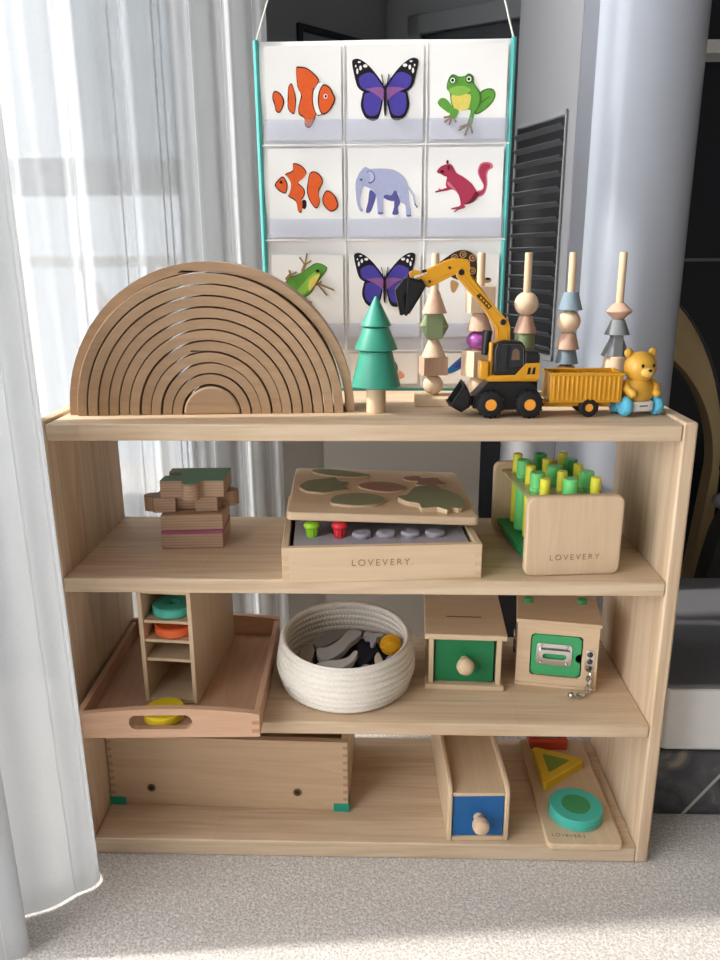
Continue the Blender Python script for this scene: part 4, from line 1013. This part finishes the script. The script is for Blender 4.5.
pieces = [
 ('dark grey animal piece at the back of the rope basket', 'aniDark', .0, .012, [(-.06, .075), (-.02, .06), (.02, .075), (.035, .12), (.02, .17), (-.03, .185), (-.075, .165), (-.085, .12)], .222),
 ('black animal piece lowest in the rope basket', 'navy', .0, .012, [(-.055, .08), (-.01, .065), (.03, .09), (.038, .14), (.0, .175), (-.05, .175), (-.08, .13)], .2345),
 ('grey whale shaped piece at the back of the rope basket', 'aniDark', .0, .009, [(-.0793, .1600), (-.0632, .1841), (-.043, .1957), (-.0183, .1997), (.0005, .1955), (-.0114, .1884), (-.0295, .1814), (-.0402, .1654), (-.0567, .1445), (-.071, .14)], .2475),
 ('navy blue animal piece beside the yarn ball in the basket', 'navy', .0, .007, [(-.0134, .1666), (.0044, .1701), (.0174, .1672), (.0206, .1365), (.0121, .1128), (.0003, .0955), (-.014, .1008), (-.0093, .1299)], .2475),
 ('taupe animal piece leaning at the left of the basket', 'aniTaupe', .0, .009, [(-.0957, .1113), (-.0919, .1443), (-.0836, .1506), (-.0749, .1354), (-.0738, .1059), (-.0802, .0832), (-.0877, .0886)], .2475),
 ('grey seal shaped piece lying across the middle of the basket', 'aniGrey', .0, .009, [(-.069, .1183), (-.0549, .1216), (-.0389, .1431), (-.0256, .1751), (-.0137, .1786), (-.0045, .169), (-.0099, .153), (-.0209, .1343), (-.0286, .1132), (-.039, .0956), (-.0523, .0841), (-.0638, .0895)], .257),
 ('pale grey curled piece at the front of the basket', 'aniLight', .0, .009, [(-.0655, .0735), (-.0523, .0811), (-.0357, .0842), (-.0222, .0930), (-.0144, .1105), (-.0086, .1087), (-.0121, .0885), (-.0211, .0709), (-.0368, .0571), (-.0558, .0567), (-.0632, .0646)], .257),
 ('blue grey duck shaped piece behind the yarn ball', 'aniGrey', .0, .008, [(-.0013, .1662), (.0033, .1763), (.0135, .1689), (.0254, .1703), (.0283, .1608), (.0195, .1563), (.0167, .1398), (.0095, .1376), (.0083, .1541), (.002, .156)], .257),
 ('cream triangular piece at the right of the basket', 'cream', .0, .006, [(.0157, .1019), (.0221, .1175), (.0305, .0799), (.02, .0824)], .255)]
for lab, mt, _, th, pts, zz in pieces:
    o = MB().prism(smooth(pts, 3), zz, zz+th, 'xy').build('animal_piece', M[mt], bevel=.0015)
    tag(o, lab, 'toy piece', 'animal pieces in the rope basket')
yb = MB().sphere((0, 0, 0), .0148, n=32)
for k in range(9):
    a = k*.7; Mx = Matrix.Rotation(a, 3, 'X') @ Matrix.Rotation(k*.9, 3, 'Z')
    yb.tube([tuple(Mx @ Vector((.0147*cos(2*pi*i/28), .0147*sin(2*pi*i/28), (k % 3-1)*.003))) for i in range(28)], .0011, 6, closed=True)
tag(yb.build('yarn_ball', M['yarn'], loc=(.0395, .137, .2625)), 'mustard yellow yarn ball at the right of the rope basket', 'ball')
tag(MB().sphere((0, 0, 0), .0085, n=24).build('lilac_ball', M['lilac'], loc=(.004, .0735, .2560)), 'small lilac ball at the front of the rope basket', 'ball', 'lilac balls in the basket')
tag(MB().sphere((0, 0, 0), .0085, n=24).build('lilac_ball', M['lilac'], loc=(.0405, .1005, .2560)), 'small lilac ball in front of the yarn ball in the basket', 'ball', 'lilac balls in the basket')

# ------------------------------------------------------------------ third board: coin box with the green drawer
cn_ = thing('coin_box', 'wooden coin box with green drawer and slotted lid on the third board', 'toy box', (.145, .084, Z3), -2.5)
MB().bb(-.0565, .0565, 0, .140, 0, .0075).build('bottom_panel', M['birchX'], cn_, bevel=.0012)
for s in (-1, 1): MB().bb(min(s*.0445, s*.0515), max(s*.0445, s*.0515), .005, .137, .0077, .0795).build('side_panel', M['birchZ'], cn_, bevel=.0008)
MB().bb(-.0443, .0443, .13, .1368, .0077, .0795).build('back_panel', M['birchZ'], cn_)
MB().bb(-.0580, .0580, -.001, .142, .0797, .0882).build('lid', M['birchX'], cn_, bevel=.0014)
MB().prism(rrect(.052, .0028, .0013, 4, 0, .057), .0878, .08835, 'xy').build('coin_slot_shade', M['engravedark'], cn_)  # dark strip laid on the lid for the shade inside the slot
dw = MB().bb(-.043, .0415, .011, .017, .0085, .0775).build('drawer', M['green'], cn_, bevel=.001)
MB().lathe([(0, 0), (.0062, 0), (.0055, .004), (.0066, .008), (.0108, .012), (.0128, .0185), (.0115, .0245), (.0075, .0282), (0, .0295)], (0, .011, .043), 32, Matrix.Rotation(pi/2, 4, 'X')).build('knob', M['birchY'], dw)

# ------------------------------------------------------------------ third board: lock box
lk = thing('lock_box', 'wooden lock box with green door, metal latch and hanging chain on the third board', 'toy box', (.2763, .094, Z3), -9.6)
MB().bb(-.0575, .0575, -.001, .122, 0, .005).build('bottom_panel', M['birchX'], lk, bevel=.001)
MB().bb(-.0590, .0590, -.002, .124, .0992, .1055).build('lid', M['birchX'], lk, bevel=.0012)
for s in (-1, 1): MB().bb(min(s*.0515, s*.0565), max(s*.0515, s*.0565), .0062, .121, .0052, .099).build('side_panel', M['birchY'], lk, bevel=.0008)
MB().bb(-.0513, .0513, .115, .121, .0052, .099).build('back_panel', M['birchX'], lk)
fo = [(-.0565, .0052), (.0565, .0052), (.0565, .099), (-.0565, .099)]
ho = rrect(.072, .066, .006, 5, -.001, .0505)
b_ = MB(); lo, hi = [], []
for y in (0, .006):
    A = [b_.bm.verts.new((p[0], y, p[1])) for p in fo]; B = [b_.bm.verts.new((p[0], y, p[1])) for p in ho]
    (lo if y == 0 else hi).extend([A, B]); av = A+B
    for t_ in tessellate_polygon([[Vector((p[0], p[1], 0)) for p in fo], [Vector((p[0], p[1], 0)) for p in ho]]): b_._face([av[i] for i in t_])
for ring in (0, 1):
    n_ = len(lo[ring])
    for i in range(n_): b_._face([lo[ring][i], lo[ring][(i+1) % n_], hi[ring][(i+1) % n_], hi[ring][i]])
b_.build('front_panel', M['birchX'], lk, bevel=.0006)
db = rrect(.069, .063, .005, 5, -.001, .0505)
nt_ = [p for p in db if not (p[0] > .028 and abs(p[1]-.048) < .009)]
k0 = max(range(len(db)), key=lambda i: (db[i][0] > .033)*1-abs(db[i][1]-.07))
outl = [(.0335, .0245), (.0335, .041)] + [(.0335+.0075*cos(R(a)), .0485+.0075*sin(R(a))) for a in range(250, 109, -14)] + [(.0335, .056), (.0335, .0765), (.0290, .082), (-.031, .082), (-.0355, .0775), (-.0355, .0235), (-.031, .019), (.0285, .019)]
dr = MB().prism(outl, .0008, .0058).build('door', M['midgreen'], lk, bevel=.0006)
def ring_plate(o_, i_, y0, y1):
    b_ = MB(); lo, hi = [], []
    for y in (y0, y1):
        A = [b_.bm.verts.new((p[0], y, p[1])) for p in o_]; B = [b_.bm.verts.new((p[0], y, p[1])) for p in i_]
        (lo if y == y0 else hi).extend([A, B]); av = A+B
        for t_ in tessellate_polygon([[Vector((p[0], p[1], 0)) for p in o_], [Vector((p[0], p[1], 0)) for p in i_]]): b_._face([av[i] for i in t_])
    for ring in (0, 1):
        n_ = len(lo[ring])
        for i in range(n_): b_._face([lo[ring][i], lo[ring][(i+1) % n_], hi[ring][(i+1) % n_], hi[ring][i]])
    return b_
la_ = ring_plate(rrect(.050, .034, .006, 4, -.004, .0525), rrect(.036, .0095, .0045, 4, -.0035, .0515), -.0006, .0007).build('latch_plate', M['greymetal'], dr, bevel=.0004)
lr = MB()
o_ = rrect(.044, .0175, .004, 4, -.0035, .0525); i_ = rrect(.033, .0080, .0038, 4, -.0035, .0515)
lo, hi = [], []
for y in (-.0042, -.0007):
    A = [lr.bm.verts.new((p[0], y, p[1])) for p in o_]; B = [lr.bm.verts.new((p[0], y, p[1])) for p in i_]
    (lo if y < -.002 else hi).extend([A, B]); av = A+B
    for t_ in tessellate_polygon([[Vector((p[0], p[1], 0)) for p in o_], [Vector((p[0], p[1], 0)) for p in i_]]): lr._face([av[i] for i in t_])
for ring in (0, 1):
    n_ = len(lo[ring])
    for i in range(n_): lr._face([lo[ring][i], lo[ring][(i+1) % n_], hi[ring][(i+1) % n_], hi[ring][i]])
lr.build('latch_bar', M['greymetal'], la_, bevel=.0005)
for sx in (-1, 1):
    for sz in (-1, 1): MB().sphere((-.004+sx*.018, -.0008, .0525+sz*.0135), .0022, (1, .5, 1), 12).build('screw', M['greymetal'], la_)
hp = MB().cap_prism(rrect(.013, .034, .006, 5, .0455, .0475), -.0012, -.0002).build('hasp', M['greymetal'], lk, bevel=.0004)
for zz in (.058, .047, .0365): MB().sphere((.0455, -.0014, zz), .0042, (1, .55, 1), 16).build('rivet', M['darkmetal'], hp)
cpts = [(.0462, -.003, .031), (.0466, -.0032, .0245), (.0468, -.0034, .018), (.0464, -.0055, .011), (.0440, -.012, .0055), (.040, -.019, .0034)]
for k, (a, b_2) in enumerate(zip(cpts[:-1], cpts[1:])):
    a, b_2 = Vector(a), Vector(b_2); d = (b_2-a); u = d.normalized(); w2_ = u.cross(Vector((0, 1, .3) if k % 2 else (1, .2, 0))).normalized()
    cc = (a+b_2)/2
    MB().tube([tuple(cc+u*cos(2*pi*i/14)*d.length*.72+w2_*sin(2*pi*i/14)*.0038) for i in range(14)], .0014, 6, closed=True).build('chain_link', M['greymetal'], lk)
ky = MB().tube([(.039, -.020, .0036), (.033, -.0225, .0040), (.026, -.024, .0042)], [.0036, .0052, .0046], 10).sphere((.0225, -.0245, .0056), .0056, (1.1, 1, .8), 16)
ky.tube([(.0245+.0055*cos(2*pi*i/16), -.023+.0045*sin(2*pi*i/16), .0062) for i in range(16)], .0011, 6, closed=True)
ky.build('clip', M['greymetal'], lk)
sl = MB().cap_prism(rrect(.012, .05, .005, 4, .030, .055), -.0575, -.0566, 'yz').build('side_hasp', M['greymetal'], lk, bevel=.0003)
MB().tube([(-.0595, .028+.006*cos(2*pi*i/16), .047+.009*sin(2*pi*i/16)) for i in range(16)], .0016, 8, closed=True).build('ring', M['darkmetal'], sl)
MB().tube([(-.0600, .030+.004*cos(2*pi*i/16), .066+.006*sin(2*pi*i/16)) for i in range(16)], .0013, 8, closed=True).build('ring', M['greymetal'], sl)
for x, y in ((-.042, .060), (.0365, .069)): MB().lathe([(0, .1056), (.0068, .1056), (.0068, .1105), (.0055, .1115), (0, .1118)], (x, y, 0), 24).build('peg', M['midgreen'], lk)

# ------------------------------------------------------------------ bottom board
cr_ = thing('wooden_crate', 'long plain wooden crate with teal bottom corners at the left of the bottom board', 'crate', (-.2015, .068, Z4), -1.4)
MB().bb(-.179, .179, .155, .165, .0005, .118).build('back_panel', M['birchX'], cr_, bevel=.001)
for s in (-1, 1): MB().bb(min(s*.169, s*.179), max(s*.169, s*.179), .0102, .1548, .0005, .118).build('side_panel', M['birchY'], cr_, bevel=.001)
MB().bb(-.169, .169, .010, .155, .002, .007).build('bottom_panel', M['birchX'], cr_)
jn = MB().bb(-.179, .179, 0, .010, .0005, .118); jn.mi = 1
for s in (-1, 1):
    for k in range(8): jn.bb(min(s*.1785, s*.1715), max(s*.1785, s*.1715), -.0002, .001, .018+k*.0125, .0235+k*.0125)
jn.build('front_panel', [M['crateShadeX'], M['cratejoint']], cr_, bevel=.0006)
for s in (-1, 1):
    MB().bb(min(s*.157, s*.1798), max(s*.157, s*.1798), -.0012, -.0001, -.0, .0135).bb(min(s*.1791, s*.1803), max(s*.1791, s*.1803), -.0012, .024, 0, .0135).build('corner_guard', M['tealrubber'], cr_, bevel=.0004)
for x in (-.116, .1035):
    bt = MB().lathe([(.0036, -.0002), (.0056, -.0008), (.0062, .0), (.0062, .0012), (.0036, .0012)], (x, -.0003, .031), 20, Matrix.Rotation(pi/2, 4, 'X'), closed=True).build('bolt_collar', M['engravedark'], cr_)
    MB().cyl((x, -.0006, .031), (x, .0004, .031), .0036).build('bolt', M['dark'], bt)

bl = thing('drawer_box', 'narrow wooden box with blue drawer front on the bottom board', 'toy box', (.1622, .007, Z4), 2.2)
sp2 = [(0, 0), (0, .076), (.003, .083), (.010, .0885), (.022, .0905), (.232, .0905), (.232, 0)]
for s in (-1, 1): MB().cap_prism(sp2, min(s*.0365, s*.043), max(s*.0365, s*.043), 'yz').build('side_panel', M['birchY'], bl, bevel=.0016)
MB().bb(-.0363, .0363, .001, .231, .0005, .0065).build('bottom_panel', M['birchX'], bl, bevel=.0006)
MB().bb(-.0363, .0363, .001, .231, .0735, .0785).build('lid', M['birchY'], bl, bevel=.0006)
MB().bb(-.0363, .0363, .225, .231, .007, .073).build('back_panel', M['birchX'], bl)
dw = MB().bb(-.0355, .0355, .003, .009, .0072, .0728).build('drawer', M['blue'], bl, bevel=.0008)
MB().lathe([(0, 0), (.0075, 0), (.0065, .004), (.0078, .0075), (.0085, .009), (.0108, .012), (.0118, .0175), (.0105, .0235), (.0065, .0268), (0, .0278)], (.001, .003, .0375), 32, Matrix.Rotation(pi/2, 4, 'X')).build('knob', M['birchY'], dw)

sb_ = thing('shape_puzzle_board', 'flat wooden puzzle board with lettering at the right end of the bottom board', 'puzzle board', (.3105, .115, Z4), -.3)
MB().cap_prism(rrect(.105, .246, .009), 0, .0095, 'xy').build('board', M['birchY'], sb_, bevel=.0018)
lettering('lettering', 'LOVEVERY', .0085, M['engravedark'], sb_, (-.020, -.106, .0097), (0, 0, R(-4)), 1.25, .0001)
zb = Z4+.0097
c_ = thing('shape_block', 'thick teal round block with green centre on the shape puzzle board', 'puzzle piece', (.3092, .0535, zb), 0, 'shape puzzle blocks')
MB().lathe([(0, 0), (.0365, 0), (.038, .0015), (.038, .0065), (.0372, .0072), (.038, .0080), (.038, .0155), (.0365, .017), (0, .017)], (0, 0, 0), 56).build('block', M['tealblock'], c_)
MB().lathe([(.0205, .0171), (.0205, .0178), (0, .0178)], (0, 0, 0), 40).build('centre_inset', M['insetgreen'], c_)
def rounded_poly(pts, r_):
    out = []; n = len(pts)
    for i in range(n):
        p, a, b_ = Vector(pts[i]), Vector(pts[i-1]), Vector(pts[(i+1) % n])
        p0 = p+(a-p).normalized()*r_; p1 = p+(b_-p).normalized()*r_
        for k in range(6):
            t_ = k/5; out.append(tuple(p0*(1-t_)**2+p*2*t_*(1-t_)+p1*t_*t_))
    return out
tri = [(-.034, -.050), (.044, .012), (-.036, .045)]
c_ = thing('shape_block', 'yellow triangular block with green centre in the middle of the shape board', 'puzzle piece', (.307, .150, zb), 0, 'shape puzzle blocks')
MB().cap_prism(rounded_poly(tri, .011), 0, .016, 'xy').build('block', M['mustard'], c_, bevel=.0016)
MB().cap_prism(rounded_poly([((p[0]+.009)*.5-.009, (p[1]-.002)*.5+.002) for p in tri], .004), .0161, .0168, 'xy').build('centre_inset', M['insetolive'], c_)
c_ = thing('shape_block', 'red square block at the far end of the shape puzzle board', 'puzzle piece', (.303, .2285, zb), 0, 'shape puzzle blocks')
MB().cap_prism(rrect(.062, .046, .006), 0, .016, 'xy').build('block', M['red'], c_, bevel=.0016)
MB().cap_prism(rrect(.032, .022, .003), .0161, .0168, 'xy').build('centre_inset', M['insetgreen'], c_)

# ------------------------------------------------------------------ things behind and beside the shelf
ac = thing('air_conditioner', 'tall pale grey floor standing air conditioner with curved front and black side louvres', 'air conditioner', (.018, .04, 0))
fr = [(.339, .50)] + [(.450+.116*cos(R(a)), .578+.116*sin(R(a))) for a in range(222, 361, 6)]
MB().prism(fr+[(.566, .66), (.525, .72), (.34, .72)], .03, 1.85, 'xy').build('curved_front', M['acwhite'], ac, ang=30)
MB().prism([(.3385, .502), (.345, .56), (.345, .72), (.268, .72), (.267, .695)], .03, 1.85, 'xy').build('side_housing', M['acgrey'], ac, bevel=.002)
MB().prism([(p[0], p[1]+.004) for p in fr]+[(.568, .66), (.526, .725), (.262, .725), (.262, .695)], 0, .0298, 'xy').build('plinth', M['acgrey'], ac)
pa_, pb_ = Vector((.3385, .502)), Vector((.267, .695)); pd = (pb_-pa_).normalized(); pn = Vector((pd.y, -pd.x))
pn = pn if pn.x < 0 else -pn
ln_ = (pb_-pa_).length; ang_ = math.atan2(pd.y, pd.x)
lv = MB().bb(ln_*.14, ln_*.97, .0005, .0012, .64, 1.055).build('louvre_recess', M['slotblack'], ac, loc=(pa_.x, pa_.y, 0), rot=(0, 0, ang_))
fr2 = MB()
for x0, x1, z0, z1 in ((.13, .15, .63, 1.065), (.96, .98, .63, 1.065), (.13, .98, .63, .638), (.13, .98, 1.057, 1.065)): fr2.bb(ln_*x0, ln_*x1, .0012, .004, z0, z1)
fr2.build('louvre_frame', M['acgrey'], lv)
for k in range(16):
    z = .652+k*.0258
    MB().box((ln_*.555, .0055, z), (ln_*.80, .013, .0022), Matrix.Rotation(R(38), 4, 'X')).build('louvre', M['louvre'], lv)

bx_ = thing('storage_box', 'pale grey plastic storage box standing on the dark marble step', 'storage box', (.70, .2985, .1097))
MB().cap_prism(rrect(.52, .388, .012), 0, .104, 'xy').build('body', M['boxwhite'], bx_, bevel=.004)
MB().cap_prism(rrect(.53, .394, .014), .1042, .112, 'xy').build('lid', M['boxgrey'], bx_, bevel=.003)

hc = thing('bentwood_chair', 'curved tan bentwood frame with dark grey cloth beside the air conditioner', 'chair', (.50, .78, 0))
n = 40
arc = [(.28*cos(pi*i/n), .36+.43*sin(pi*i/n)) for i in range(n+1)]; arc2 = [(.262*cos(pi*i/n), .36+.30*sin(pi*i/n)) for i in range(n+1)]
arc = [(.28, .02)]+arc+[(-.28, .02)]; arc2 = [(.235, .02)]+arc2+[(-.235, .02)]
MB().prism(arc+arc2[::-1], 0, .05).build('bent_frame', M['tan'], hc, bevel=.004)
MB().tube([(p[0]*1.0, -.003, p[1]) for p in arc[1:-1]], .0035, 6).build('edge_piping', M['doordark'], hc)
MB().sphere((.262, -.07, .31), .02, (1.1, 1, .9)).cyl((.262, -.07, .31), (.30, -.06, .28), .016).build('knob', M['knobgrey'], hc)
cl2 = MB()
pts = [(.245, .02), (.25, .10), (.262, .18), (.275, .24), (.30, .285), (.36, .32), (.46, .33), (.55, .30), (.57, .02)]
cl2.prism(smooth(pts, 3), -.06, .0).build('cloth_seat', M['fabricgrey'], hc, bevel=.01, seg=3)

# ------------------------------------------------------------------ light
w = bpy.data.worlds.new('daylight'); scn.world = w; w.use_nodes = True
bg = w.node_tree.nodes['Background']; bg.inputs[0].default_value = (.98, .99, 1, 1); bg.inputs[1].default_value = 2.4
sd = bpy.data.lights.new('sun', 'SUN'); so = bpy.data.objects.new('sun', sd); COL.objects.link(so)
sd.energy = 1.9; sd.angle = R(2.0); sd.color = (1, .96, .90)
dvec = Vector((.80, .075, -.62)).normalized()
so.rotation_euler = dvec.to_track_quat('-Z', 'Y').to_euler()
vs = scn.view_settings; vs.view_transform = 'Standard'; vs.look = 'None'; vs.exposure = 1.36; vs.gamma = 1; vs.use_curve_mapping = False
